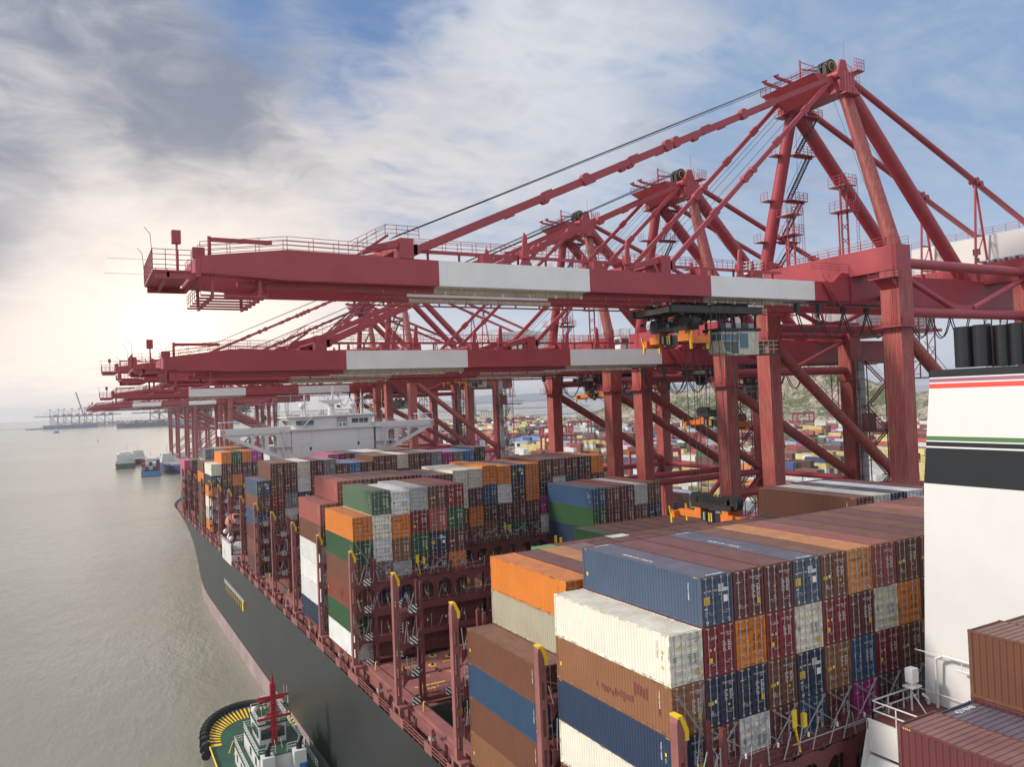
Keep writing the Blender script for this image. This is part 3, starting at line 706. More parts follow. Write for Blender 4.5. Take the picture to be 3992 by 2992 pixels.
def lashing_bridge(k, full=True, ztip=-3.85):
    yc = 14.6 * k - 1.2; y0, y1 = yc - .75, yc + .75
    L = [-7.7, -10.9, -14.2, -16.9]
    b = SB()
    for sx in (0, 1):
        X0 = -.95 if sx == 0 else 48.3
        xi = 2.0 if sx == 0 else 45.6
        p = SB(); slot_post(p, X0, X0 + .62, yc, -17.2, ztip)
        p.box(X0 + .02, X0 + .5, yc - 1.0, yc - .55, -20.2, -17.3); p.box(X0 + .02, X0 + .5, yc + .55, yc + 1.0, -20.2, -17.3); p.box(X0, X0 + .9, yc - 1.1, yc + 1.1, -17.5, -17.2)
        p.build('side_post', [m_shippink, m_yellow])
        b.box(xi - .14, xi + .14, y0, y0 + .3, -17.4, -4.9); b.box(xi - .14, xi + .14, y1 - .3, y1, -17.4, -4.9)
        xa, xb = (X0 + .62, xi - .14) if sx == 0 else (xi + .14, X0)
        for zl in L[:3]:
            b.box(xa, xb, y0, y1, zl - .08, zl)
            b.box(xa, xb, y0, y0 + .06, zl - .55, zl - .09)
            # knee plates that leave an eight-sided opening
            for s_, xx in ((1, xa), (-1, xb)): b.prism([(xx, zl - .55), (xx + s_ * .55, zl - .55), (xx, zl - 1.25)], 1, y0, y0 + .06); b.prism([(xx, zl - 2.9), (xx + s_ * .55, zl - 2.9), (xx, zl - 2.3)], 1, y0, y0 + .06)
    zs = L if full else L[3:]
    for zl in zs: b.box(2.14, 45.46, y0, y1, zl - .08, zl)
    if full:
        # deep top girder with arched openings
        zt, zb = L[0] - .08, L[1] + .1
        n = 17
        for i in range(n):
            xa = 2.14 + i * PITCH * 1.01; xb = xa + PITCH * 1.01
            hgt = zt - .75; c = .55
            op = [(xa + .3, zb + .3), (xb - .3, zb + .3), (xb - .3, hgt - c), (xb - .3 - c, hgt), (xa + .3 + c, hgt), (xa + .3, hgt - c)]
            out = [(xa, zb), (xb, zb), (xb, zt - .25), ((xa + xb) / 2 + .4, zt - .05), ((xa + xb) / 2 - .4, zt - .05), (xa, zt - .25)]
            for j in range(6):
                a, c2 = out[j], out[(j + 1) % 6]; d, e = op[(j + 1) % 6], op[j]
                b.prism([a, c2, d, e], 1, y0, y0 + .07)
            b.prism([(xa - .15, zt + .02), (xa + .15, zt + .02), (xa, zt + .3)], 1, y0 - .03, y0 + .1)
        # closed stiffened lower wall
        b.box(2.14, 45.46, y1 - .3, y1 - .22, L[3], L[1] - .9)
        for i in range(44): b.box(2.4 + i, 2.46 + i, y1 - .42, y1 - .3, L[3], L[1] - .9)
        b.box(2.14, 45.46, y0, y0 + .08, L[1] - .9, L[1] - .08); b.box(2.14, 45.46, y0, y0 + .08, L[2] - .75, L[2] - .08)
    else:
        b.box(2.14, 45.46, y0, y0 + .06, L[3] - .45, L[3] - .08)
    for i in range(9):
        x = 7.0 + i * 5.04
        if not full and x < 16: continue
        b.box(x - .13, x + .13, y0 + .1, y0 + .4, -17.4, (L[0] if full else L[3]) + 1.3); b.box(x - .13, x + .13, y1 - .3, y1 - .02, -17.4, L[0] if full else L[3])
    lb = b.build('lashing_bridge', m_shipred)
    lb['label'] = 'oxide red lashing bridge with walkways'
    r = MB()
    for zl in zs: r.rail([(2.2, y0, zl), (45.4, y0, zl)], 1.05, 1.26, .03, 0, 3)
    for zl in L[:3]: r.rail([(-.2, y0, zl), (1.8, y0, zl)], 1.05, .7, .03, 0, 3); r.rail([(45.7, y0, zl), (48.2, y0, zl)], 1.05, .7, .03, 0, 3)
    r.build('railing', m_shipred, lb)
    # stowed lashing rods and turnbuckles leaning on the rails
    rr = random.Random(k); r = RODS
    for zl in zs[:3]:
        for i in range(34):
            x = 2.6 + i * 1.26 + rr.uniform(-.2, .2); dx = rr.uniform(-.6, .6)
            r.tube((x, y0 - .05, zl + .0), (x + dx, y0 - .2, zl + rr.uniform(1.2, 1.9)), .035, 4, 0)
        for i in range(4):
            x = rr.uniform(3, 38); r.tube((x, y0 - .12, zl + .62 + .04 * i), (x + 5.5, y0 - .12, zl + .66 + .04 * i), .03, 4, 0)
        for i in range(16): r.box(3.4 + i * PITCH, 3.5 + i * PITCH, y0 - .1, y0 - .02, zl + .85, zl + 1.1, 1)
    for zl in L[:3]:
        for i in range(5):
            x = rr.uniform(-.2, 1.7); r.tube((x, y0 - .08, zl), (x + rr.uniform(-.8, .8), y0 - .2, zl + rr.uniform(1.3, 2.3)), .035, 4, 0)
    # striped warning boards
    for xx, zl in [(.5, L[0]), (.5, L[1]), (.5, L[2]), (.5, -17.2)] + ([(4.3, L[1]), (4.3, L[3])] if full else [(4.3, L[3])]):
        s = MB(); s.box(xx, xx + .9, y0 - .1, y0 - .06, zl - .25, zl + .6); s.stripes(xx, zl - .25, y0 - .106, .9, .85, 4, 1)
        s.build('warning_board', [m_wht, m_blk], lb)
    # yellow rescue paddles on the top deck
    if full:
        s = MB()
        for xx in (7.3, 27.5): s.box(xx, xx + .35, y0 - .02, y0 + .05, L[0] + 1.6, L[0] + 2.6); s.beam((xx + .18, y0, L[0] + 1.6), (xx + .5, y0, L[0] + .1), .1, .1); s.box(xx + .9, xx + 1.2, y0, y0 + .2, L[0] + 1.4, L[0] + 2.2)
        s.build('guide_paddle', m_yellow, lb)
        s = MB(); s.ladder((4.9, y0 - .25, L[2] - .2), (4.9, y0 - .25, L[1] + .9), .45, .35, .03, 0, (1, 0, 0)); s.ladder((1.2, y0 - .1, -17), (1.2, y0 - .1, L[0]), .4, .35, .03, 1, (1, 0, 0)); s.build('ladder', [m_wht, m_shipred], lb)
    return lb
for k in range(-1, 17):
    if k in (-1,): continue
    lashing_bridge(k, k not in (2, 3), -3.85 if k < 13 else -4.1)
tag(RODS.build('lashing_rod', [m_bar, m_wht]), kind='stuff')
# crossed lashings on the container ends above each bridge
def lash(k, rows, z0=-7.7, h=2.0):
    b = SB(); y = 14.6 * k - .06
    for r_ in rows:
        x0 = r_ * PITCH + .1; x1 = x0 + 2.25
        for dx in (0, .14): b.tube((x0 + dx, y, z0 + h), (x1 + .8, y - .6, z0 - .1), .022, 4); b.tube((x1 - dx, y, z0 + h), (x0 - .8 if r_ else x0 + .9, y - .6, z0 - .1), .022, 4)
    b.build('crossed_lashing', m_bar)
lash(0, [0], -7.7, 4.6); lash(0, range(1, 10), -7.7, 1.9); lash(4, [0], -7.7, 4.7); lash(4, range(1, 6), -7.7, 1.9); lash(5, range(0, 14), -7.7, 1.9); lash(8, [0], -7.7, 4.7); lash(12, [0], -7.7, 4.7); lash(1, [0], -7.7, 1.0)
# deck stanchions with bay numbers, mooring bits
b = SB(); t = SB()
for k in range(0, 16):
    for sx in (0, 1):
        x = -.9 if sx == 0 else 48.2; y = 14.6 * k + 4.7
        b.hexa([(x, y - .35, -20.2), (x + .75, y - .35, -20.2), (x + .75, y + .35, -20.2), (x, y + .35, -20.2), (x + .1, y - .25, -17.1), (x + .55, y - .25, -17.1), (x + .55, y + .25, -17.1), (x + .1, y + .25, -17.1)])
        b.box(x + .15, x + .45, y - .12, y + .12, -17.1, -16.75)
    t.text(str(70 - 4 * k), (-.86, 14.6 * k + 4.32, -17.7), X, Z, .38)
    t.text(str(70 - 4 * k), (-.92, 14.6 * k + 4.95, -17.7), (0, -1, 0), Z, .38)
b.build('stanchion', m_shippink); t.build('bay_number', m_wht)
for k in range(0, 15):   # yellow fire hydrant hoses on deck
    b = SB(); y = 14.6 * k + 10.5
    b.path([(.9, y, -17.4), (.9, y, -16.8), (1.0, y + .1, -16.45), (1.2, y + .15, -16.5)], .07, 6); b.build('hydrant', m_yellow)
# pilot boarding recess in the side
b = SB(); x = -1.06
b.box(x - .02, x + .5, 128.6, 152.6, -25.0, -24.1, 0); b.box(x - .02, x + .5, 128.2, 152.8, -26.4, -25.2, 1)
for i in range(9): b.box(x - .1, x, 129 + i * 2.6, 129.15 + i * 2.6, -26.3, -25.2, 2)
b.box(x - .25, x, 128.2, 129.2, -26.3, -24.4, 2)
b.build('gangway_recess', [m_grey, m_dark, m_yellow])
b = SB(); b.box(-1.12, -1.0, 142.0, 153.8, -19.6, -15.2); b.box(-1.14, -1.1, 150, 150.3, -19.3, -17.3, 1); b.box(-1.1, 1.8, 141.5, 142.0, -18.6, -17.4); b.build('embarkation_screen', [m_white, m_dark])
# ---------------------------------------------------------------- bridge house with wings
house = SB()
yA, yB = 148.0, 158.0
house.box(14.0, 33.6, yA, yB, 3.0, 8.35); house.box(13.0, 38.8, yA + .004, yB - .01, -17, 3.0); house.box(33.6, 38.8, yA + 2.2, yB - .1, 3.0, 5.2); house.box(9.5, 14.0, yA + 3, yB - .2, -17, 5.0)
house.box(13.6, 35.4, yA - .5, yB + .8, 8.35, 8.75)
house.prism([(15.2, 8.75), (33.0, 8.75), (34.4, 11.3), (13.2, 11.3)], 1, yA + 1.0, yB)      # wheelhouse with raked sides
house.box(13.0, 34.7, yA + .4, yB + .3, 11.3, 11.55)
hs = house.build('bridge_house', m_white)
hs['label'] = 'white bridge house across the full beam'
# panel seams
b = MB(); b.path([(18.6, yA - .02, 8.3), (18.6, yA - .02, 5.3), (16.0, yA - .02, 5.0), (16.0, yA - .02, 2.8)], .03, 4); b.path([(29.7, yA - .02, 8.3), (29.7, yA - .02, 5.6), (33.5, yA - .02, 5.6)], .03, 4); b.build('seam', m_grey, hs)
def wing(sx):
    b = MB(); f = (lambda x: x) if sx > 0 else (lambda x: 48.0 - x)      # sx>0: port
    P = [(-1.5, 8.05), (-1.5, 9.35), (13.6, 9.35), (13.6, 8.0)]
    poly = [(f(x), z) for x, z in [(-1.5, 8.0), (13.8, 8.0), (13.8, 9.4), (-1.5, 9.4)]]
    for ya in (yA + .2, yA + 3.6):
        # tapered bracket plate with three rounded openings
        top = 8.0
        lowz = lambda x: 8.0 - (x + 1.5) * .47
        cols = [(-1.5, 2.6, 0), (2.6, 5.0, 1), (5.0, 5.6, 0), (5.6, 8.0, 1), (8.0, 8.8, 0), (8.8, 10.6, 1), (10.6, 13.8, 0)]
        for a, c, o in cols:
            if not o:
                b.prism([(f(a), lowz(a)), (f(c), lowz(c)), (f(c), top), (f(a), top)][::sx], 1, ya, ya + .18)
            else:
                b.prism([(f(a), top - .45), (f(c), top - .45), (f(c), top), (f(a), top)][::sx], 1, ya, ya + .18)
                b.prism([(f(a), lowz(a)), (f(c), lowz(c)), (f(c), lowz(c) + .9), (f(a), lowz(a) + .9)][::sx], 1, ya, ya + .18)
                for q, s_ in ((a, 1), (c, -1)): b.prism([(f(q), top - .45), (f(q + s_ * .4), top - .45), (f(q), top - .85)], 1, ya, ya + .18)
    b.prism(poly if sx > 0 else poly, 1, yA, yA + .15); b.prism(poly, 1, yA + 4.2, yA + 4.35)
    xa, xb = sorted((f(-1.5), f(13.8))); b.box(xa, xb, yA + .1, yA + 4.3, 8.1, 8.35)
    xa, xb = sorted((f(-1.6), f(-1.4))); b.box(xa, xb, yA, yA + 4.35, 7.9, 9.5)
    w_ = b.build('bridge_wing', m_white, hs)
    r = MB(); r.rail([(f(3.2), yA + .1, 9.4), (f(13.4), yA + .1, 9.4)], .75, 1.4, .035, 0, 2)
    for x in (-1.3, 2.0):
        for y in (yA + .4, yA + 3.8): r.tube((f(x), y, 9.3), (f(x), y, 10.9), .05, 5)
    xa, xb = sorted((f(-1.5), f(2.4))); r.box(xa, xb, yA + .2, yA + 4.1, 10.9, 11.0)
    r.stair((f(12.6), yA - .3, 5.0), (f(11.6), yA - .3, 9.2), .7, 0, (0, 1, 0)); r.rail([(f(10.0), yA - .5, 5.0), (f(13.6), yA - .5, 5.0)], 1.1, .9, .03)
    xa, xb = sorted((f(9.6), f(14.0))); r.box(xa, xb, yA - .6, yA, 4.8, 5.0)
    r.stair((f(12.8), yA - .4, 1.0), (f(11.6), yA - .4, 4.8), .7, 0, (0, 1, 0))
    r.build('wing_railing', m_white, hs)
    lr = MB(); lr.torus((f(-1.0), yA - .1, 8.75), .33, .09, 1, 14, 6); lr.build('lifebuoy', m_orange, hs)
wing(1); wing(-1)
for x0, x1 in ((15.3, 17.4), (17.6, 19.4), (28.6, 30.2), (30.4, 31.4), (31.55, 32.6)):
    b = MB(); b.box(x0, x1, yA + .93, yA + .99, 9.5, 10.55); b.build('window', m_glass, hs)
for i in range(6):
    b = MB()
    for s_ in (-1, 1):
        xl = lambda z: (15.2 - (z - 8.75) * .784 - .03) if s_ < 0 else (33.0 + (z - 8.75) * .55 + .03)
        y = yA + 1.3 + i * 1.35; b.quad((xl(9.5), y, 9.5), (xl(9.5), y + 1.1, 9.5), (xl(10.6), y + 1.1, 10.6), (xl(10.6), y, 10.6))
    b.build('side_window', m_glass, hs)
b = MB(); b.box(24.9, 27.4, yA + .9, yA + .98, 8.8, 11.0, 0); b.box(25.1, 27.0, yA + .3, yA + .92, 8.8, 9.8, 1)
for x in (25.55, 26.5): b.tube((x, yA + .27, 9.3), (x, yA + .31, 9.3), .3, 14, 2)
b.build('air_conditioner', [m_grey, m_white, m_black], hs)
for x, z in ((18.0, 3.6), (29.5, 4.2), (37.5, 4.0), (13.8, -2)): b = MB(); b.box(x, x + .5, yA - .03, yA + .02, z, z + .8); b.build('porthole', m_dark, hs)
b = MB(); b.rail([(13.2, yA + .5, 11.55), (34.5, yA + .5, 11.55), (34.5, yB, 11.55)], 1.1, 1.5, .035, 0, 3); b.rail([(13.2, yA + .5, 11.55), (13.2, yB, 11.55)], 1.1, 1.5, .035, 0, 3)
b.rail([(13.7, yA - .4, 8.75), (35.3, yA - .4, 8.75)], 1.05, 1.4, .03, 0, 2); b.stair((16.3, yA, 8.8), (18.9, yA, 11.5), .7, 0, (0, 1, 0)); b.build('roof_railing', m_white, hs)
for n_, x in (('mast', 17.9), ('mast', 31.7)):
    b = MB(); b.tube((x, yA + 3, 11.5), (x, yA + 3, 16.6), .3, 8, 0, .15); b.tube((x, yA + 3, 16.6), (x, yA + 3, 17.6), .04, 5)
    for z in (14.2, 15.4): b.box(x - .9, x + .9, yA + 2.8, yA + 3.2, z, z + .12)
    for s_ in (-1, 1): b.tube((x + s_ * 1.1, yA + 2.4, 11.5), (x, yA + 3, 15.2), .06, 5)
    for z in (14.6, 15.0, 15.8): b.box(x + .35, x + .6, yA + 2.6, yA + 2.8, z, z + .25)
    b.build(n_, m_white, hs)
b = MB(); x = 24.3
b.tube((x, yA + 3, 11.5), (x, yA + 3, 15.2), .95, 12, 0, .5); b.prism([(x - 1, 14.2), (x + 1, 14.2), (x + 3, 15.2), (x - 3, 15.2)], 1, yA + 1.8, yA + 4.2)
b.rail([(x - 3, yA + 1.9, 15.2), (x + 3, yA + 1.9, 15.2)], .8, 1, .03); b.tube((x + .2, yA + 3, 15.2), (x + .5, yA + 3, 18.9), .22, 8, 0, .1)
for dx, z in ((-1.6, 16.1), (1.9, 16.7), (.5, 17.4)): b.box(x + dx - .9, x + dx + .9, yA + 2.7, yA + 2.9, z, z + .16); b.tube((x + dx, yA + 2.8, 15.2), (x + dx, yA + 2.8, z), .08, 5)
b.sphere((x - .9, yA + 2.6, 15.6), .35, 6)
for dx in (-2.2, 2.4): b.tube((x + dx, yA + 3, 11.5), (x + dx, yA + 3, 15.2), .07, 5)
b.build('radar_mast', m_white, hs)
for x in (17.0, 29.4): b = MB(); b.tube((x, yA + 2, 11.5), (x, yA + 2, 13.2), .28, 8); b.sphere((x, yA + 2, 13.9), .72, 8, 0, 1, 1, 1.15); b.build('satellite_dome', m_white, hs)
for x, z in ((14.2, 14.6), (21.0, 16.6), (36.3, 15.0)): b = MB(); b.tube((x, yA + 1, 11.5 if x < 35 else 9), (x, yA + 1, z + 2.4), .035, 4); b.sphere((x, yA + 1, 12.4), .3, 6); b.build('whip_aerial', m_white, hs)
# flags fly from halyards
for (x, z, c, s_) in ((25.4, 13.4, 'red', 1), (33.0, 15.1, 'red', -1)):
    b = MB(); n = 5
    vs = [(x + .22 * i, yA + 2.2 + .08 * math.sin(i * 1.5), z - .05 * i + dz) for i in range(n) for dz in (0, .6)]
    b.add(vs, [(2 * i, 2 * i + 2, 2 * i + 3, 2 * i + 1) for i in range(n - 1)]); b.tube((x, yA + 2.2, z - 2), (x, yA + 2.2, z + .7), .02, 4)
    b.build('flag', pmat('flag_red', (.45, .02, .03), .7, var=.05), hs)
# ---------------------------------------------------------------- funnel casing aft
fn = SB()
FX0, FX1, FY1, FY0 = 17.3, 36.0, -3.1, -13.4
def fx(z): return 17.2 + max(0, (z + 3)) * .10
def fy(z): return -3.1 - max(0, (z + 3)) * .045
for z0, z1, mi in [(-17, 7.35, 0), (7.35, 9.6, 1), (9.6, 9.7, 0), (9.7, 9.98, 1), (9.98, 10.06, 0), (10.06, 10.33, 2), (10.33, 13.33, 0), (13.33, 13.63, 4), (13.63, 13.72, 0), (13.72, 13.95, 3), (13.95, 14.03, 0), (14.03, 14.5, 1)]:
    xa, xb, ya, yb = fx(z0), fx(z1), fy(z0), fy(z1)
    fn.hexa([(xa, FY0, z0), (FX1, FY0, z0), (FX1, ya, z0), (xa, ya, z0), (xb, FY0, z1), (FX1, FY0, z1), (FX1, yb, z1), (xb, yb, z1)], mi)
fo = fn.build('funnel', [m_white, pmat('funnel_black', (.014, .017, .021), .6, var=.06, spec=.2), pmat('funnel_green', (.055, .14, .040), .4, var=.04), pmat('funnel_mauve', (.27, .09, .15), .4, var=.04), pmat('funnel_red', (.62, .045, .025), .4, var=.04)])
fo['label'] = 'white funnel casing with black, green, red and mauve stripes'
for x, y, r, h in ((21.0, -5.0, .62, 3.4), (20.6, -6.3, .5, 3.4), (21.4, -7.2, .6, 3.3), (20.8, -8.3, .42, 3.3), (20.9, -9.7, .3, 3.2), (21.0, -10.6, .3, 3.2), (21.4, -11.9, 1.0, 3.3), (23.4, -6.0, .7, 3.4), (24.0, -9.5, .9, 3.4)):
    b = MB(); b.tube((x, y, 14.6), (x, y, 14.3 + h * .85), r, 20); b.build('exhaust_pipe', pmat('pipe_black', (.012, .013, .015), .3, var=.1), fo)
b = SB(); b.box(12.4, 36, -12.8, -3.2, -6.9, -6.35); dk = b.build('funnel_deck', m_shipred)
b = SB()
b.box(12.3, 12.45, -13, -3.1, -8.2, -6.3); b.box(12.3, 17.6, -3.18, -3.05, -8.3, -6.45)
b.prism([(12.3, -6.9), (17.5, -6.9), (17.5, -8.4), (14.2, -9.2), (12.2, -12.5), (10.2, -17), (7.6, -17), (10.9, -11.2)], 1, -3.2, -3.06); b.prism([(12.3, -6.9), (17.5, -6.9), (17.5, -8.4), (14.2, -9.2), (12.2, -12.5), (10.2, -17), (7.6, -17), (10.9, -11.2)], 1, -12.0, -11.9)
b.prism([(7.6, -17), (10.9, -11.2), (12.3, -8.4), (12.45, -8.4), (11.05, -11.2), (7.75, -17)], 1, -12, -9.8); b.prism([(7.6, -17), (10.9, -11.2), (12.3, -8.4), (12.45, -8.4), (11.05, -11.2), (7.75, -17)], 1, -5.2, -3.1)
b.prism([(10.9, -11.2), (11.8, -9.4), (11.95, -9.4), (11.05, -11.2)], 1, -9.8, -5.2)
b.build('funnel_bracket', m_white)
b = SB(); z = -6.35
b.rail([(17.0, -3.3, z), (12.6, -3.3, z), (12.6, -9.5, z)], 1.1, 1.5, .045, 0, 2)
b.path([(17.25, -4.4, z), (17.25, -4.4, z + 3.0), (17.2, -4.9, z + 3.3), (17.2, -12, z + 3.3)], .09, 6); b.tube((17.15, -5.8, z + 2.7), (17.15, -7.6, z + 2.7), .07, 6)
for y in (-6.1, -7.2): b.path([(17.2, y, z + 3.3), (17.1, y, z + 2.75)], .03, 4)
b.path([(17.1, -3.9, z + .1), (17.1, -3.9, z + .4), (17.1, -3.5, z + .6)], .1, 6)
b.box(17.16, 17.2, -13, -3.1, -3.1, -3.04); b.box(17.16, 17.2, -13, -3.1, -5.5, -5.45)
b.build('casing_pipework', m_white)
b = SB(); b.tube((15.6, -3.8, z), (15.6, -3.8, z + 1.5), .07, 6); b.tube((15.6, -3.8, z + 1.2), (15.8, -4.6, z), .04, 5); b.box(15.2, 16.1, -4.2, -3.5, z + 1.45, z + 1.55); b.box(15.35, 15.95, -4.1, -3.6, z + 1.75, z + 2.6); b.tube((15.65, -3.85, z + 1.5), (15.65, -3.85, z + 1.8), .15, 8)
b.build('searchlight', m_white)
# ---------------------------------------------------------------- lifeboat hanging under its davit
lf = empty('lifeboat', (1.0, 149, -13.0), 0, 'orange enclosed lifeboat hanging in white davits at the ship rail', 'lifeboat')
b = MB(); b.sphere((0, 0, 1.8), 1.95, 12, 0, 1, 2.2, .9); b.build('hull', pmat('lifeboat_orange', (.45, .15, .10), .45, var=.08), lf)
b = MB(); b.torus((0, 0, 1.5), 1.9, .12, 2, 24, 6); 
for i, v_ in enumerate(b.v): b.v[i] = (v_[0], v_[1] * 2.2, v_[2])
b.build('fender', pmat('lifeboat_trim', (.40, .10, .06), .5), lf)
b = MB(); b.box(-.7, .7, -3.1, -1.9, 2.7, 3.7, 0); b.box(-.45, .45, -3.16, -3.1, 3.0, 3.5, 1); b.build('cockpit', [MATS['lifeboat_orange'], m_glass], lf)
dv = SB()
for y in (144.5, 153.5): dv.path([(3.6, y, -17), (3.8, y, -9.5), (2.2, y, -8.6), (1.6, y, -9.0)], .16, 6); dv.tube((2.2, y, -8.8), (2.2, y + (1.5 if y < 149 else -1.5), -10.4), .03, 4); dv.tube((3.6, y, -13), (4.8, y, -17), .12, 6)
dv.box(-.6, 5, 142, 157, -17.2, -17.0)
for i, y in enumerate((144.6, 145.8, 147.0, 152)): dv.sphere((-.5, y, -14.2 + .6 * (i % 2)), .6, 6)
dv.rail([(-.9, 142.5, -17), (-.9, 157, -17)], 2.0, 1.2, .05, 0, 3)
dv.build('davit', m_white)
# ---------------------------------------------------------------- ship-to-shore gantry cranes
def crane(yc, dz, label, trolley_x=33.0, spreader_z=None, SL=6.0, second=None):
    """one gantry crane; x is measured across the quay, y relative to the crane's own centre line"""
    root = empty('gantry_crane', (71.5, yc, -33), 0, label, 'gantry crane', 'red ship to shore gantry cranes along the quay')
    OFF = (-71.5, 0, 33)
    class CB(MB):
        def build(s, name, mats, parent=None):
            o = MB.build(s, name, mats, parent or root)
            if parent is None: o.location = OFF
            return o
    Z = lambda z: z + dz
    ys = 10.2
    # legs, sills, bogies
    for x0, x1 in ((57.0, 59.2), (85.6, 87.9)):
        for sy in (-1, 1):
            b = CB(); yy = sy * ys
            b.hexa([(x0 + .2, yy - 1.1, -30.5), (x1 - .2, yy - 1.1, -30.5), (x1 - .2, yy + 1.1, -30.5), (x0 + .2, yy + 1.1, -30.5), (x0, yy - 1.2, Z(20.6)), (x1, yy - 1.2, Z(20.6)), (x1, yy + 1.2, Z(20.6)), (x0, yy + 1.2, Z(20.6))])
            b.box(x0 - .25, x1 + .2, yy - 1.35, yy + 1.35, Z(20.6), Z(21.2)); b.box(x0 - .1, x1 + .3, yy - 1.25, yy + 1.25, Z(21.2), Z(27.4))
            b.hexa([(x0, yy - .4, -27), (x0 + .02, yy - .4, -27), (x0 + .02, yy + .4, -27), (x0, yy + .4, -27), (x0 - .01, yy - .5, 0), (x0 + .02, yy - .5, 0), (x0 + .02, yy + .5, 0), (x0 - .01, yy + .5, 0)])
            b.build('leg', m_redleg)
        b = CB(); b.box(x0 + .1, x1 - .1, -ys - 3, ys + 3, -30.5, -28.3); b.build('sill_beam', m_red); b = CB(); b.box(x0 - .2, x1 + .2, -ys - 1.25, ys + 1.25, Z(27.4), Z(30.4))
        b.build('portal_beam', m_red)
        for sy in (-1, 1):
            b = CB()
            for i in range(4):
                y = sy * ys + (i - 1.5) * 2.3; b.box(x0 + .3, x1 - .3, y - .9, y + .9, -31.9, -31); b.tube((x0 + .6, y - .5, -32.4), (x1 - .6, y - .5, -32.4), .42, 10, 1); b.tube((x0 + .6, y + .5, -32.4), (x1 - .6, y + .5, -32.4), .42, 10, 1)
            b.box(x0 + .5, x1 - .5, sy * ys - 4, sy * ys + 4, -31, -30.5); b.build('bogie', [m_red, m_dark])
    # side frames
    for sy in (-1, 1):
        y = sy * ys; b = CB()
        b.tube((59, y, Z(28.4)), (85.7, y, Z(28.4)), .62, 14); b.tube((59, y, Z(22.4)), (85.7, y, Z(22.4)), .66, 14)
        b.tube((59, y, Z(27.0)), (69.3, y, Z(23.1)), .36, 10); b.tube((73.7, y, Z(23.1)), (85.7, y, Z(27.4)), .36, 10)
        b.prism([(68.4, Z(22.6)), (74.6, Z(22.6)), (73.8, Z(23.7)), (71.5, Z(23.45)), (69.2, Z(23.7))], 1, y - .12, y + .12)
        b.build('side_frame', m_red)
        b = CB(); b.tube((58.4, y, Z(20.4)), (86, y, -1.4), .78, 16); b.path([(62, y - .75, Z(20.4) - (Z(20.4) + 1.4) * (3.6 / 27.6) + 1.2), (84, y - .75, .7)], .04, 4); b.path([(62, y + .75, Z(20.4) - (Z(20.4) + 1.4) * (3.6 / 27.6) + 1.2), (84, y + .75, .7)], .04, 4)
        b.build('diagonal_brace', m_redleg)
        b = CB(); b.tube((59, y, -2.2), (86, y, -2.2), .62, 14); b.build('portal_tie', m_red)
        b = CB(); b.tube((86, y, -2.8), (59.0, y, -25), .5, 12); b.build('lower_brace', m_red)
    b = CB()      # cross tubes between the frames at the landward side
    b.tube((86.7, -ys, -2.2), (86.7, ys, -2.2), .5, 12); b.tube((58.1, -ys, Z(24.2)), (63, -4.2, Z(25)), .3, 8); b.tube((58.1, ys, Z(24.2)), (63, 4.2, Z(25)), .3, 8)
    b.build('cross_tie', m_red)
    # boom and rear girders
    SEG = [(-20.0, .4, 0), (.4, 17.0, 1), (17.0, 33.4, 0), (33.4, 50.2, 1), (50.2, 56.4, 0)]
    zb = 24.3
    for sy in (-1, 1):
        b = CB(); y0, y1 = sorted((sy * 3.3, sy * 4.9))
        b.prism([(-20.0, Z(zb + .35)), (-13.2, Z(zb)), (.4, Z(zb)), (.4, Z(26.62)), (-13.2, Z(26.85)), (-20.0, Z(26.0))], 1, y0, y1, 0)
        for a, c, mi in SEG[1:]: b.box(a, c, y0, y1, Z(zb), Z(26.62), mi)
        for a, c, mi in SEG:     # trolley rail flange, inner lower edge
            ya, yb = sorted((sy * 2.75, sy * 3.55)); b.box(a + (3 if a < -10 else 0), c, ya, yb, Z(zb - .50), Z(zb - .02), 2 if mi else 0)
        for x in np.arange(-5, 56, 3.0): b.box(x - .06, x + .06, y0 + .1, y0 + .3 if sy < 0 else y0 + .3, Z(zb - .8), Z(zb - .5), 2 if (.4 < x < 17 or 33.4 < x < 50) else 0)
        ya = sy * 2.9; b.box(-6, 56, ya - .06, ya + .06, Z(zb - .95), Z(zb - .8), 3)
        b.build('boom_girder', [m_red, m_cwhite, m_cgrimy, m_redleg])
        b = CB(); b.box(56.9, 112, y0 - .1, y1 + .1, Z(24.0), Z(27.9)); b.prism([(50.6, Z(24.3)), (56.9, Z(24.0)), (56.9, Z(27.9)), (55.5, Z(27.9))], 1, y0 + .2, y1 - .2)
        ya, yb = sorted((sy * 2.75, sy * 3.55)); b.box(56.4, 112, ya, yb, Z(zb - .50), Z(zb - .31)); b.build('rear_girder', m_red)
    b = CB()
    b.box(-20.35, -19.98, -4.9, 4.9, Z(24.3), Z(26.0)); b.box(-14.6, -13.9, -3.3, 3.3, Z(25.2), Z(26.3))
    for x in (5.6, 18.3, 32.6, 41.0):
        for sy in (-1, 1):
            ya, yb = sorted((sy * 3.6, sy * 4.7)); b.box(x - .55, x + .55, ya, yb, Z(26.62), Z(27.45))
        b.box(x - .3, x + .3, -3.6, 3.6, Z(26.7), Z(27.3))
    xs = [-12, 5.6, 18.3, 32.6, 41, 50]
    for a, c in zip(xs, xs[1:]):
        m_ = (a + c) / 2; b.tube((a, -3.4, Z(26.9)), (m_, 3.4, Z(26.9)), .2, 8); b.tube((m_, 3.4, Z(26.9)), (c, -3.4, Z(26.9)), .2, 8)
    b.build('boom_bracing', m_red)
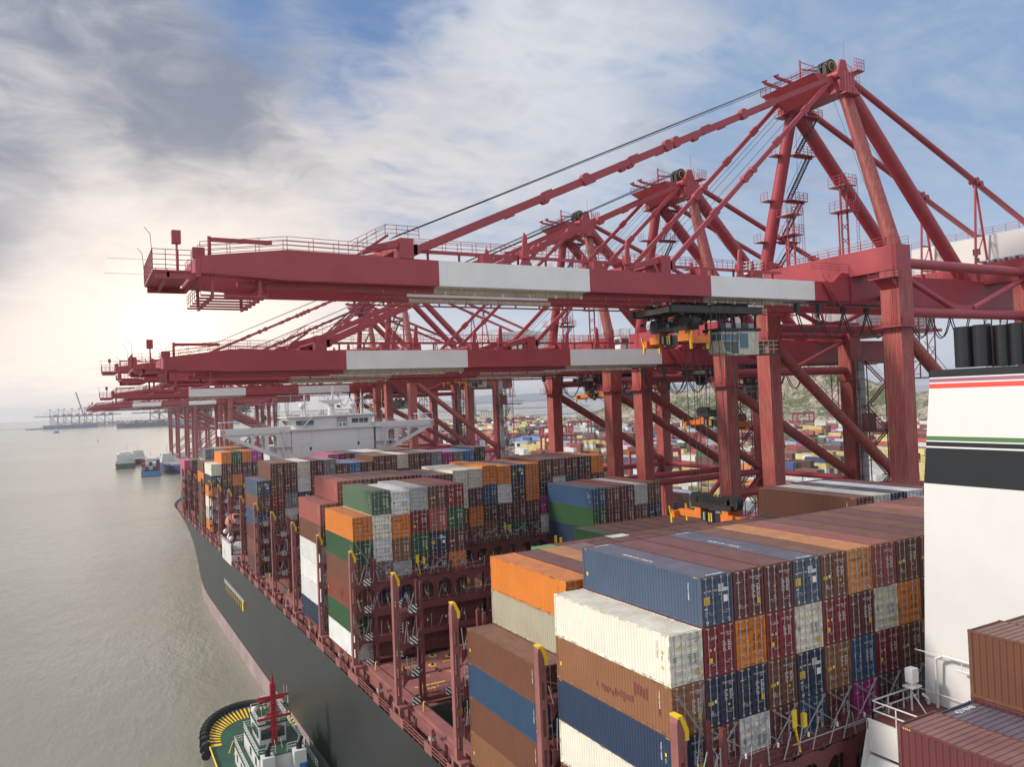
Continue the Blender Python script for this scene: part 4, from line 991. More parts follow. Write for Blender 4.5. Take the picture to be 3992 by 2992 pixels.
    for x in (9.9, 22.4, 38.6):
        b = CB()
        for sy in (-1, 1):
            y = sy * 4.1; b.prism([(x - .5, Z(26.62)), (x + .9, Z(26.62)), (x + .35, Z(27.6)), (x + .35, Z(29.6)), (x + .05, Z(30.0)), (x - .1, Z(29.3)), (x - .25, Z(27.4))], 1, y - .12, y + .12)
            b.box(x - .35, x + .3, y - .35, y + .35, Z(27.4), Z(28.3))
        b.build('latch_arm', m_red)
    # stay brackets
    for x in (-2.6, 27.1):
        b = CB()
        for sy in (-1, 1):
            ya, yb = sorted((sy * 3.3, sy * 4.9)); b.box(x - .7, x + .6, ya, yb, Z(26.62), Z(28.5)); b.tube((x + 1.0, sy * 3.6, Z(27.6)), (x + 1.0, sy * 4.6, Z(27.6)), .5, 12); b.box(x + .6, x + 1.1, ya + .3, yb - .3, Z(27.1), Z(28.0))
        b.prism([(x - 4.2, Z(26.9)), (x - .7, Z(27.7)), (x - .7, Z(28.4)), (x - 3.6, Z(27.6))], 1, -4.7, -4.0); b.prism([(x - 4.2, Z(26.9)), (x - .7, Z(27.7)), (x - .7, Z(28.4)), (x - 3.6, Z(27.6))], 1, 4.0, 4.7)
        b.box(x - .7, x + .4, -3.3, 3.3, Z(27.6), Z(28.4)); b.build('stay_bracket', m_red)
    # walkways and rails
    b = CB()
    b.box(-1.4, 46, -3.55, -2.75, Z(27.62), Z(27.74)); b.box(-1.4, 46, -3.6, -3.52, Z(27.5), Z(27.8))
    for x in np.arange(0, 46, 3.2): b.box(x - .09, x + .09, -3.45, -3.27, Z(26.62), Z(27.6))
    b.rail([(-1.4, -3.58, Z(27.74)), (46, -3.58, Z(27.74))], 1.05, 1.6, .03, 0, 3); b.rail([(-1.4, -2.75, Z(27.74)), (46, -2.75, Z(27.74))], 1.05, 1.6, .03, 0, 2)
    for sy in (-1, 1):
        b.rail([(-20, sy * 4.85, Z(26.0)), (-13.2, sy * 4.85, Z(26.85)), (-4.5, sy * 4.85, Z(26.7))], 1.1, 2.0, .03, 0, 3); b.rail([(-20, sy * 3.4, Z(26.0)), (-13.2, sy * 3.4, Z(26.85)), (-4.5, sy * 3.4, Z(26.7))], 1.1, 2.0, .03, 0, 3)
    b.stair((-7.0, -3.0, Z(26.8)), (-3.8, -3.0, Z(29.0)), .8, 0, (0, 1, 0)); b.rail([(-4.6, -4.8, Z(28.5)), (-1.4, -4.8, Z(28.5))], 1.1, 1, .03, 0, 3); b.rail([(-8.0, -4.8, Z(26.7)), (-4.6, -4.8, Z(28.5))], 1.1, 1, .03, 0, 3)
    b.rail([(50, -4.8, Z(27.9)), (60, -4.8, Z(27.9))], 1.05, 1.6, .03, 0, 3); b.rail([(60, -4.9, Z(27.9)), (86, -4.9, Z(27.9))], 1.05, 1.6, .03, 0, 3); b.rail([(60, 4.9, Z(27.9)), (86, 4.9, Z(27.9))], 1.05, 1.6, .03, 0, 3)
    b.rail([(57.0, -ys - 1.2, Z(30.4)), (57.0, ys + 1.2, Z(30.4))], 1.1, 1.6, .03, 0, 3); b.rail([(59.2, -ys - 1.2, Z(30.4)), (59.2, ys + 1.2, Z(30.4))], 1.1, 1.6, .03, 0, 3)
    for y in (-ys, ys):
        b.box(56.0, 60.2, y - 2.0, y + 2.0, Z(20.45), Z(20.6)); b.rail([(56.0, y - 2, Z(20.6)), (56.0, y + 2, Z(20.6)), (60.2, y + 2, Z(20.6))], 1.1, 1.2, .03, 0, 3); b.rail([(56.0, y - 2, Z(20.6)), (60.2, y - 2, Z(20.6)), (60.2, y + 2, Z(20.6))], 1.1, 1.2, .03, 0, 3)
        b.box(55.3, 57.0, y - 1.8, y + 1.6, Z(26.3), Z(26.45)); b.rail([(55.3, y + 1.6, Z(26.45)), (55.3, y - 1.8, Z(26.45)), (57, y - 1.8, Z(26.45))], 1.1, 1.2, .03, 0, 3)
        b.prism([(57.0, Z(26.3)), (55.6, Z(26.3)), (57.0, Z(25.0))], 1, y - 1.1, y + 1.1)
        b.ladder((56.7, y - .5, Z(20.6)), (56.7, y - .5, Z(26.4)), .5, .35, .03); b.ladder((56.6, y - .9, Z(26.4)), (56.6, y - .9, Z(31.4)), .5, .35, .03)
    b.build('walkway', m_red)
    b = CB(); b.stair((51.5, -5.4, Z(26.6)), (53.7, -5.4, Z(23.6)), .8, 0, (0, 1, 0)); b.box(53.7, 61, -6.2, -5.0, Z(23.4), Z(23.5)); b.rail([(53.7, -6.2, Z(23.5)), (61, -6.2, Z(23.5))], 1.05, 1.4, .03, 0, 3); b.build('hinge_platform', m_red)
    # boom tip: platform, lamp mast, jib, hanging service cradle
    b = CB()
    b.box(-23.4, -20.6, -4.4, 4.4, Z(24.7), Z(24.85)); b.box(-23.2, -20.2, -4.3, -4.1, Z(24.2), Z(24.7)); b.box(-23.2, -20.2, 4.1, 4.3, Z(24.2), Z(24.7)); b.box(-22.4, -22.2, -4.3, 4.3, Z(24.3), Z(24.7))
    b.rail([(-20.6, -4.4, Z(24.85)), (-23.4, -4.4, Z(24.85)), (-23.4, 4.4, Z(24.85)), (-20.6, 4.4, Z(24.85))], 1.6, .8, .035, 0, 4)
    for y in (-4.2, -3.9): b.tube((-21.6, y, Z(24.8)), (-21.6, y, Z(27.4)), .07, 5)
    b.box(-21.95, -21.3, -4.4, -3.7, Z(27.0), Z(28.0)); b.box(-20.5, -19.6, -4.6, -4.0, Z(25.9), Z(26.7))
    b.path([(-19.2, -4.2, Z(26)), (-19.2, -4.2, Z(27.7))], .14, 6); b.box(-19.3, -14.3, -4.3, -4.05, Z(27.3), Z(27.62))
    for y in (-4.3, 4.3): b.path([(-23.4, y, Z(26)), (-23.5, y, Z(27.6)), (-23.9, y, Z(28.1))], .03, 4)
    b.tube((-26.5, -3.6, Z(25.7)), (-23.4, -3.6, Z(25.7)), .015, 4); b.tube((-26.5, 3.6, Z(25.7)), (-23.4, 3.6, Z(25.7)), .015, 4)
    for x in (-19.1, -15.4):
        for y in (-4.3, 4.3): b.box(x - .12, x + .12, y - .1, y + .1, Z(22.9), Z(24.6))
        b.box(x - .1, x + .1, -4.4, 4.4, Z(22.7), Z(22.95))
    for y in np.linspace(-4.4, 4.4, 6): b.box(-20.0, -14.8, y - .06, y + .06, Z(22.85), Z(23.0))
    b.rail([(-20, -4.4, Z(22.95)), (-20, 4.4, Z(22.95))], 1.0, 1.2, .03, 0, 3); b.rail([(-14.8, -4.4, Z(22.95)), (-14.8, 4.4, Z(22.95))], 1.0, 1.2, .03, 0, 3)
    b.build('boom_tip', m_red)
    # mast head
    ax, an, af, zt = 57.6, -4.5, 3.9, 53.0
    b = CB()
    for y in (an, af):
        b.box(ax - 1.5, ax + 1.4, y - .8, y + .8, Z(50.9), Z(53.6)); b.tube((ax - 1.5, y - .95, Z(53.0)), (ax - 1.5, y + .95, Z(53.0)), .55, 12)
        b.prism([(ax - 1.0, Z(53.6)), (ax + 1.2, Z(53.6)), (ax + .7, Z(55.4)), (ax - .2, Z(55.4))], 1, y - .15, y + .15)
    b.hexa([(ax - 1.6, an + .8, Z(51.0)), (ax + 1.2, an + .8, Z(51.0)), (ax + 1.2, af - .8, Z(51.0)), (ax - 1.6, af - .8, Z(51.0)), (ax - 4.2, an + .8, Z(53.4)), (ax + 1.4, an + .8, Z(53.4)), (ax + 1.4, af + 1.2, Z(53.4)), (ax - 4.2, af + 1.2, Z(53.4))])
    b.rail([(ax - 4.2, an + .8, Z(53.4)), (ax - 4.2, af + 1.2, Z(53.4)), (ax + 1.4, af + 1.2, Z(53.4))], 1.0, .9, .03, 0, 3)
    b.box(ax + .9, ax + 2.3, an - 1.6, an + 1.2, Z(53.6), Z(53.75)); b.rail([(ax + .4, an - 1.6, Z(53.75)), (ax + 2.3, an - 1.6, Z(53.75)), (ax + 2.3, an + 1.2, Z(53.75))], 1.3, .5, .03, 0, 3)
    b.box(ax - 1.8, ax + .9, an - 1.9, an - .8, Z(50.3), Z(50.45)); b.rail([(ax - 1.8, an - 1.9, Z(50.45)), (ax + .9, an - 1.9, Z(50.45))], 2.6, .5, .025, 0, 5)
    b.path([(ax - 2.9, -.5, Z(53.4)), (ax - 2.9, -.5, Z(56.4))], .14, 6); b.path([(ax - 2.9, -.5, Z(56.2)), (ax - .6, -1.4, Z(55.4))], .05, 4); b.path([(ax - 2.9, -.5, Z(55.2)), (ax - .8, -1.4, Z(55.0))], .12, 5)
    for y in (1.6, 3.6): b.beam((ax - 5.0, y, Z(54.6)), (ax - 1.4, y - .6, Z(53.9)), .3, .3); b.prism([(ax - 5.5, Z(54.75)), (ax - 4.6, Z(55.1)), (ax - 4.7, Z(54.5))], 1, y - .15, y + .15)
    b.path([(ax + 2.2, an + 1.0, Z(53.7)), (ax + 2.0, an + .9, Z(56.0))], .06, 5); b.path([(ax + 2.2, an - .5, Z(53.7)), (ax + 2.1, an + .8, Z(55.6))], .05, 5); b.tube((ax + .6, an, Z(55)), (ax + .6, an, Z(58)), .025, 4); b.tube((ax - 3.6, af, Z(54)), (ax - 3.6, af, Z(56)), .02, 4)
    b.build('mast_head', m_red)
    b = CB()
    for y in (-3.1, -2.2): b.tube((ax - .4, y - .32, Z(54.9)), (ax - .4, y + .32, Z(54.9)), .95, 18, 0); b.box(ax - 1.5, ax - .9, y - .3, y + .3, Z(52.8), Z(54.9), 0)
    b.torus((ax - .4, -3.44, Z(54.9)), .6, .05, 1, 16, 5, 1); b.build('head_sheave', [m_black, m_yellow])
    for y, yb in ((an, -ys), (af, ys)):
        b = CB(); b.tube((58.1, yb, Z(30.3)), (57.9, y, Z(51.4)), .92, 18, 0, .78); b.build('front_mast_leg', m_redleg if y < 0 else m_red)
        b = CB(); b.tube((58.7, y, Z(51.6)), (82.5, -4.1 if y < 0 else 4.1, Z(27.9)), .92, 18); b.build('rear_mast_leg', m_red)
        b = CB(); p0, p1 = Vector((59, y, Z(53))), Vector((108, -4.1 if y < 0 else 4.1, Z(34.0)))
        pm = p0.lerp(p1, .55); b.tube(p0, pm, .42, 12); b.tube(pm, p1, .40, 12)
        for q in (.545, .565): b.tube(p0.lerp(p1, q) - Vector((0, .6, 0)), p0.lerp(p1, q) + Vector((0, .6, 0)), .45, 10)
        b.build('backstay', m_red)
        b = CB(); yy = pm.y
        b.tube((pm.x, yy, pm.z), (pm.x - 1.0, yy, Z(28.3)), .17, 6); b.tube((pm.x, yy, pm.z), (pm.x + 2.6, yy, Z(28.3)), .17, 6)
        for q in (.55, .82): b.tube((pm.x - 1.0 * q, yy, pm.z + (Z(28.3) - pm.z) * q), (pm.x + 2.6 * q, yy, pm.z + (Z(28.3) - pm.z) * q), .12, 6)
        b.tube((pm.x - .82, yy, pm.z + (Z(28.3) - pm.z) * .82), (pm.x + 1.4, yy, pm.z + (Z(28.3) - pm.z) * .55), .09, 5)
        b.build('backstay_support', m_red)
        for nm, x, wdt in (('outer_forestay', -1.6, .62), ('inner_forestay', 28.1, .52)):
            b = CB(); sy = -1 if y < 0 else 1; e0 = Vector((x, sy * 4.1, Z(27.6))); e1 = Vector((ax - 1.4, y, Z(53.0)))
            b.beam(e0, e1, .34, wdt)
            joints = (.33, .52, .54, .72) if x < 0 else (.42, .47)
            for q in joints:
                c = e0.lerp(e1, q); b.tube(c - Vector((0, .32, 0)), c + Vector((0, .32, 0)), .62 if x < 0 else .45, 14)
            for q in (.25, .44, .62, .8): c = e0.lerp(e1, q); b.beam(c - (e1 - e0).normalized() * .6, c + (e1 - e0).normalized() * .6, .4, wdt + .3)
            b.build(nm, m_red)
    b = CB()
    for y in (-3.5, -2.9, -2.6, -2.1): b.tube((-3.2, y, Z(28.9)), (ax - 1.2, y + .3, Z(55.4) - abs(y + 3) * .5), .045, 4)
    for y in (-1.5, 1.0, 2.5): b.tube((28, y, Z(27.5)), (ax - 2, y, Z(52)), .03, 4)
    for y in (-3, 3): b.tube((62, y * 2.4, Z(30)), (ax, y, Z(51)), .02, 4); b.tube((80, y * 1.4, Z(30)), (ax + 1, y, Z(51)), .025, 4)
    b.build('hoist_rope', m_cable)
    # zigzag stair up the far mast leg
    b = CB(); P = lambda q: Vector((58.1 - .2 * q, ys + (af - ys) * q, Z(30.3 + 21.1 * q)))
    lv = [.0, .2, .46, .74, .97]
    for i, (q0, q1) in enumerate(zip(lv, lv[1:])):
        a, c = P(q0), P(q1); n = 1 if i % 2 == 0 else -1
        yy = c.y - 1.1
        b.box(c.x + .3, c.x + 4.2, yy - .7, yy + .7, c.z - .12, c.z); b.rail([(c.x + .9, yy - .7, c.z), (c.x + 4.2, yy - .7, c.z), (c.x + 4.2, yy + .7, c.z)], 1.1, .9, .035, 0, 3); b.beam((c.x + .6, yy, c.z - .3), (c.x + 4.2, yy, c.z - .2), .25, .25)
        b.stair((c.x + 3.6, yy, c.z), (a.x + 1.2, a.y - 1.1, a.z + .1), .8, 1, (0, 1, 0), .05)
        b.box(c.x - 2.2, c.x - .5, c.y - .4, c.y + .9, c.z - .1, c.z); b.rail([(c.x - 2.2, c.y + .9, c.z), (c.x - 2.2, c.y - .4, c.z)], 1.1, .8, .03, 0, 3)
    b.build('stairway', [m_red, m_dark])
    # floodlight towers on the waterside portal beam and on the girder
    for x, y, h1, h2 in ((58.5, 5.5, 4.6, 7.4), (59.8, -2.2, 6.3, 9.6)):
        b = CB(); zb_ = Z(30.3)
        for dx in (-.6, .6): b.box(x + dx - .1, x + dx + .1, y - .1, y + .1, zb_, zb_ + h2)
        for dy in (.9,): b.box(x - .08, x + .08, y + dy - .08, y + dy + .08, zb_, zb_ + h1)
        for zz_ in (h1, h2): b.box(x - 1.1, x + 1.1, y - 1.2, y + 1.4, zb_ + zz_ - .1, zb_ + zz_); b.rail([(x - 1.1, y + 1.4, zb_ + zz_), (x - 1.1, y - 1.2, zb_ + zz_), (x + 1.1, y - 1.2, zb_ + zz_), (x + 1.1, y + 1.4, zb_ + zz_)], 1.3, .8, .03, 0, 3)
        b.ladder((x + .9, y - 1.3, zb_), (x + .9, y - 1.3, zb_ + h2 + 1), .5, .4, .03, 0, (1, 0, 0))
        for q in (.3, .6): b.tube((x - .6, y, zb_ + h1 * q), (x + .6, y, zb_ + h1 * q + 1), .05, 4); b.tube((x + .6, y, zb_ + h1 * q), (x - .6, y, zb_ + h1 * q + 1), .05, 4)
        b.build('floodlight_tower', m_red)
    b = CB(); b.box(48.5, 50.4, 3.2, 4.9, Z(27.0), Z(29.2), 0); b.box(48.44, 48.5, 3.4, 4.7, Z(28.0), Z(28.9), 1); b.box(48.8, 50.1, 3.16, 3.2, Z(28.0), Z(28.9), 1); b.rail([(48.5, 3.2, Z(29.2)), (50.4, 3.2, Z(29.2)), (50.4, 4.9, Z(29.2)), (48.5, 4.9, Z(29.2)), (48.5, 3.2, Z(29.2))], 1.3, .6, .05, 0, 3)
    b.build('signal_cabin', [m_white, m_glass])
    # machinery house
    b = CB(); b.box(88.3, 110, -10.6, 7.6, Z(29.6), Z(34.9), 0); b.box(86.4, 111, -11.6, 8.6, Z(29.1), Z(29.6), 1)
    b.prism([(88.3, Z(34.9)), (110, Z(34.9)), (99, Z(35.6))], 1, -10.6, 7.6, 0)
    b.rail([(88.3, -10.6, Z(34.9)), (88.3, 7.6, Z(34.9))], 1.1, 1.8, .035, 1, 3); b.rail([(86.4, -11.6, Z(29.6)), (86.4, 8.6, Z(29.6))], 1.1, 1.5, .03, 1, 3)
    mh = b.build('machinery_house', [m_white, m_red])
    for y, z, wd, hh in ((4.4, 31.4, .9, .8), (-3.2, 32.3, 1.1, .9), (-3.0, 31.2, .6, .6)): b = MB(); b.box(88.24, 88.3, y, y + wd, Z(z), Z(z + hh)); b.build('window', m_glass, mh)
    b = MB()
    for i in range(4):
        y = -4.2 - i * 1.5; b.box(87.6, 88.28, y - .5, y + .5, Z(29.9), Z(31.2), 0); b.tube((87.58, y, Z(30.25)), (87.56, y, Z(30.25)), .26, 12, 1); b.tube((87.58, y, Z(30.85)), (87.56, y, Z(30.85)), .26, 12, 1)
    b.build('air_conditioner', [m_grey, m_black], mh)
    # lift shaft, stairs and lattice by the landward near leg
    b = CB(); b.box(86.4, 87.6, -ys - 2.2, -ys - 1.25, -32, Z(24), 0)
    for i in range(30):
        z = -31 + i * (Z(24) + 31) / 30; b.box(86.35, 87.65, -ys - 2.25, -ys - 1.2, z, z + .08, 1)
    b.build('lift_shaft', [m_grey, m_dark])
    b = CB(); n = 13; hz = (Z(24) + 31) / n; yc_ = -ys - 4.6
    for i in range(n):
        z = -31 + i * hz; s_ = 1 if i % 2 else -1
        b.stair((87.0 + .5 * s_, yc_ + 1.8 * s_, z), (87.0 + .5 * s_, yc_ - 1.8 * s_, z + hz - .1), .8, 0, (1, 0, 0), .05); b.box(86.0, 88.4, yc_ - s_ * 1.8 - .7, yc_ - s_ * 1.8 + .7, z + hz - .2, z + hz - .1); b.rail([(86.0, yc_ - s_ * 2.5, z + hz), (88.4, yc_ - s_ * 2.5, z + hz)], 1.0, 1.2, .035, 0, 3)
    for dx in (86.0, 88.3):
        for dy in (-2.5, 2.5): b.tube((dx, yc_ + dy, -31), (dx, yc_ + dy, Z(24)), .1, 5)
    b.box(85.0, 91.5, -ys - 7.5, -ys - 1.2, Z(12.0), Z(12.25)); b.rail([(85.0, -ys - 1.2, Z(12.2)), (85.0, -ys - 7.5, Z(12.2)), (91.5, -ys - 7.5, Z(12.2))], 1.1, 1.2, .03, 0, 3); b.box(86.4, 88.4, -ys - 3.4, -ys - 2.2, Z(12.2), Z(15))
    b.build('leg_stairway', m_shipred)
    for x in (78.5, 97.0):      # hanging maintenance lattices
        b = CB()
        for dx, dy in ((-1, -1.2), (1, -1.2), (-1, 1.2), (1, 1.2)): b.tube((x + dx, dy, Z(24)), (x + dx * .8, dy, Z(14.5)), .1, 5)
        for i in range(5):
            z = 15 + i * 1.9
            for dy in (-1.2, 1.2): b.tube((x - .9, dy, Z(z)), (x + .9, dy, Z(z + 1.8)), .06, 4); b.tube((x - .9, dy, Z(z)), (x + .9, dy, Z(z)), .06, 4)
        b.box(x - 1.3, x + 1.3, -1.6, 1.6, Z(14.3), Z(14.5)); b.rail([(x - 1.3, -1.6, Z(14.5)), (x + 1.3, -1.6, Z(14.5))], 1.0, .6, .03, 0, 3); b.build('hanging_lattice', m_redleg)
    # festoon cable loops
    b = CB(); xs = np.concatenate([[46.2], np.arange(50, 85, 4.4)])
    for a, c in zip(xs, xs[1:]):
        b.box(a - .2, a + .2, -5.8, -5.2, Z(22.7), Z(23.75)); 
        for dy in (-.14, .14):
            pts = []
            for i in range(9):
                t = i / 8; pts.append((a + (c - a) * t, -5.5 + dy, Z(22.7) - 3.0 * (1 - (2 * t - 1) ** 2) - .6 * dy))
            b.path(pts, .07, 4)
    b.box(44, 112, -5.6, -5.4, Z(23.7), Z(23.85)); b.build('festoon_cable', m_cable)
    b = CB(); b.torus((86.7, -ys - 2.2, -22), 2.2, .35, 1, 20, 6); b.tube((86.7, -ys - 2.5, -22), (86.7, -ys - 1.2, -22), .5, 10); b.build('cable_reel', m_redleg)
    # trolley with operator cab and spreader
    tx = trolley_x; O = lambda x: x + tx - 33.0
    b = CB()
    b.box(O(28.6), O(42.4), -3.7, -3.2, Z(22.6), Z(23.4), 1); b.box(O(28.6), O(42.4), 3.2, 3.7, Z(22.6), Z(23.4), 1)
    for x in (29.2, 31.6, 34.8, 39, 42.0): b.box(O(x - .3), O(x + .3), -3.6, 3.6, Z(22.7), Z(23.3), 1)
    b.box(O(30.5), O(34), -2.2, 2.2, Z(22.9), Z(24.2), 0); b.box(O(37), O(41), -2.8, 2.0, Z(22.9), Z(24.0), 0)
    for x in (30.5, 32.0, 34.5):
        for y in (-1.8, 1.8): b.tube((O(x), y - .5, Z(23.4)), (O(x), y + .5, Z(23.4)), .85, 14, 0)
    b.rail([(O(28.6), -3.7, Z(23.4)), (O(42.4), -3.7, Z(23.4))], 1.0, 1.2, .03, 1, 3); 
    rr = random.Random(21)
    for i in range(95):
        bx, by, bz = rr.uniform(29.2, 36.5), rr.uniform(-3.2, 3.2), rr.uniform(21.2, 24.0); dx, dy, dz_ = rr.uniform(.15, .9), rr.uniform(.15, .8), rr.uniform(.12, .5)
        b.box(O(bx), O(bx + dx), by, by + dy, Z(bz), Z(bz + dz_), rr.choice((0, 0, 0, 1, 2)) if rr.random() < .9 else 3)
    for i in range(26):
        a_ = (O(rr.uniform(29, 42)), rr.uniform(-3.4, 3.4), Z(rr.uniform(21.4, 22.2))); c_ = (a_[0] + rr.uniform(-1.5, 1.5), a_[1] + rr.uniform(-.8, .8), Z(23.4)); b.tube(a_, c_, .07, 4, rr.choice((0, 1)))
    for i in range(20):
        bx, by = rr.uniform(36.5, 42), rr.uniform(-2.5, 2.5); b.box(O(bx), O(bx + rr.uniform(.3, 1)), by, by + .6, Z(22.9), Z(rr.uniform(23.4, 24.2)), rr.choice((0, 1)))
    [b.tube((O(31.2), y, Z(21.6)), (O(32.8), y, Z(21.6)), .75, 12, 0) for y in (-2.6, 2.6)]; None
    for x in (35.9, 38.2, 41.6): b.box(O(x - .09), O(x + .09), -3.4, -3.2, Z(20.9), Z(22.6), 0); b.box(O(x - .09), O(x + .09), -1.3, -1.1, Z(20.9), Z(22.6), 0)
    b.tube((O(36), -3.3, Z(22.6)), (O(38.1), -3.3, Z(20.9)), .07, 5, 0); b.tube((O(41.5), -3.3, Z(22.6)), (O(38.3), -3.3, Z(20.9)), .07, 5, 0); b.box(O(35.6), O(42.0), -3.8, -.8, Z(20.55), Z(20.9), 0)
    for x in (36.8, 38.4, 40.4): b.box(O(x), O(x + .8), -3.4, -2.4, Z(20.9), Z(21.5), 3)
    b.build('trolley', [m_black, m_dark, m_redleg, m_grey])
    b = CB()
    b.box(O(38.4), O(41.6), -3.7, -1.0, Z(17.8), Z(20.55), 0); b.box(O(35.9), O(38.4), -3.6, -1.1, Z(20.2), Z(20.5), 0); b.box(O(38.42), O(38.5), -3.75, -3.7, Z(17.8), Z(20.4), 0)
    b.prism([(O(35.8), Z(19.5)), (O(36.3), Z(18.1)), (O(37.7), Z(17.75)), (O(38.4), Z(17.8)), (O(38.4), Z(17.95)), (O(37.7), Z(17.9)), (O(36.4), Z(18.25)), (O(35.95), Z(19.5))], 1, -3.6, -1.1, 0)
    for y in (-3.62, -1.1): b.path([(O(35.85), y, Z(20.3)), (O(35.85), y, Z(19.45)), (O(36.35), y, Z(18.1)), (O(37.7), y, Z(17.8))], .05, 4, 0); b.path([(O(35.85), y, Z(19.4)), (O(38.4), y, Z(19.4))], .05, 4, 0); b.tube((O(37.1), y, Z(20.3)), (O(37.1), y, Z(17.9)), .04, 4, 0)
    for y in (-2.8, -1.95): b.path([(O(35.83), y, Z(20.3)), (O(35.83), y, Z(19.45)), (O(36.33), y, Z(18.1))], .04, 4, 0)
    b.box(O(41.6), O(45.0), -3.6, -1.2, Z(17.8), Z(17.95), 1); b.rail([(O(41.6), -3.6, Z(17.95)), (O(45), -3.6, Z(17.95)), (O(45), -1.2, Z(17.95))], 1.5, .85, .04, 0, 3); b.box(O(41.8), O(42.8), -3.5, -2.6, Z(18), Z(19), 1)
    cabo = b.build('operator_cab', [m_cgrimy, m_dark])
    b = MB()
    b.box(O(35.88), O(38.35), -3.58, -3.54, Z(19.45), Z(20.25), 0); b.box(O(35.86), O(35.9), -3.55, -1.15, Z(19.5), Z(20.25), 0); b.prism([(O(35.9), Z(19.38)), (O(36.4), Z(18.2)), (O(37.7), Z(17.92)), (O(38.35), Z(17.95)), (O(38.35), Z(19.38))], 1, -3.57, -3.53, 1)
    b.quad((O(35.84), -3.55, Z(19.4)), (O(36.34), -3.55, Z(18.12)), (O(36.34), -1.15, Z(18.12)), (O(35.84), -1.15, Z(19.4)), 1); b.box(O(38.6), O(39.9), -3.74, -3.7, Z(18.6), Z(20.3), 0)
    b.build('cab_window', [m_teal, m_glass], cabo)
    def spreader(xs_, yo, sz, SL, ropez):
        b = CB()
        for sy in (-1, 1):
            E_ = yo + sy * SL
            b.box(xs_ - .55, xs_ + .05, yo + sy * .5, E_ - sy * .4, sz, sz + .75, 0); b.box(xs_ - 1.3, xs_ + 1.3, E_ - .48, E_ + .08, sz - .25, sz + .55, 0)
            for sx in (-1, 1): b.box(xs_ + sx * 1.2 - .12, xs_ + sx * 1.2 + .12, E_ + sy * .1 - .1, E_ + sy * .1 + .1, sz - .9, sz + .2, 3); b.beam((xs_ + sx * 1.25, E_ + sy * .2, sz + .1), (xs_ + sx * 1.3, E_ + sy * .4, sz + 1.1), .22, .08, 3)
            b.box(xs_ - .8, xs_ + .5, yo + sy * 2.2 - .5, yo + sy * 2.2 + .5, sz + .5, sz + 1.35, 0); b.box(xs_ - .9, xs_ - .55, yo + sy * 1.6, yo + sy * 3.4, sz + .1, sz + .9, 0)
        b.box(xs_ - .8, xs_ + .8, yo - 1.6, yo + 1.6, sz - .15, sz + .9, 1); b.box(xs_ - .95, xs_ - .8, yo - .5, yo + .5, sz - .5, sz + 1.0, 1); b.tube((xs_ - .95, yo + .9, sz), (xs_ - .95, yo + .9, sz + .9), .16, 8, 2)
        for i in range(2): b.box(xs_ - 1.0, xs_ - .96, yo - .3 + i * .35, yo - .15 + i * .35, sz - .1, sz + .9, 4)
        b.box(xs_ - .9, xs_ + .9, yo - 3.2, yo + 3.2, sz + 1.35, sz + 1.9, 1)
        for y in (-3.1, -1.9, 1.9, 3.1): b.tube((xs_ - .45, yo + y, sz + 2.2), (xs_ + .45, yo + y, sz + 2.2), .78, 14, 1)
        b.box(xs_ - .6, xs_ + .6, yo - 2.3, yo + 2.3, sz + 1.8, sz + 2.5, 1); b.box(xs_ - .5, xs_ + .3, yo - 1.2, yo - .4, sz + .9, sz + 1.3, 2)
        b.rail([(xs_ - .9, yo - 1.5, sz + 1.9), (xs_ - .9, yo + 1.5, sz + 1.9)], 1.1, .5, .05, 1, 2)
        b.build('spreader', [m_orange, m_black, m_grey, m_yellow, m_yellow])
        b = CB()
        for y in (-3.1, -1.9, 1.9, 3.1):
            for x in (-.7, .7): b.tube((xs_ + x, yo + y, sz + 2.1), (xs_ + x * 1.6, yo + y * .85, ropez), .04, 4)
        b.build('spreader_rope', m_cable)
    sz = spreader_z if spreader_z is not None else Z(19.4)
    xs_ = tx - 1.0; spreader(xs_, 0, sz, SL, Z(23))
    if second: spreader(*second)
    b = CB(); b.path([(xs_ + 1.0, -3.2, sz + .2), (xs_ + 2, -3.0, sz - 1.0), (xs_ + 3.0, -2.6, sz - .9), (xs_ + 3.6, -2.4, sz + .8)], .06, 5); b.path([(xs_ + 1.4, 2.2, sz + .2), (xs_ + 2.4, 1.0, sz - .9), (xs_ + 3.6, 0, sz - .5), (xs_ + 4.2, -1, sz + 1.5)], .06, 5); b.build('control_cable', m_cable)
    return root
c1 = crane(35.5, 0.0, 'nearest and tallest red gantry crane, boom low over the ship, rust streaked legs', 33.0, None, 4.0, (34.6, -2.8, -1.0, 6.2, 23.0))
c2 = crane(64.6, -6.1, 'second red gantry crane back, white and red boom just below the first', 66.0, 8.0)
c3 = crane(93.9, -6.1, 'third red gantry crane back, spreader hanging beside its waterside legs', 63.0)
c4 = crane(194.0, 0.0, 'tall red gantry crane whose boom tip shows beyond the third crane', 78.0)
FARC = [(224.7, 'red gantry crane with striped boom right above the bridge house'), (516.0, 'small far red gantry crane next beyond the bridge house crane'),
        (557.5, 'far red gantry crane just behind the sunlit one, half hidden'), (695.0, 'distant red gantry crane, boom low over the moored barges'),
        (750.0, 'distant red gantry crane second from the quay end'), (830.0, 'distant red gantry crane nearest the quay end'), (900.0, 'farthest red gantry crane at the quay end')]
for yc, lab in FARC:
    o = copy_tree(c3); o.location = (71.5, yc, -33); o['label'] = lab
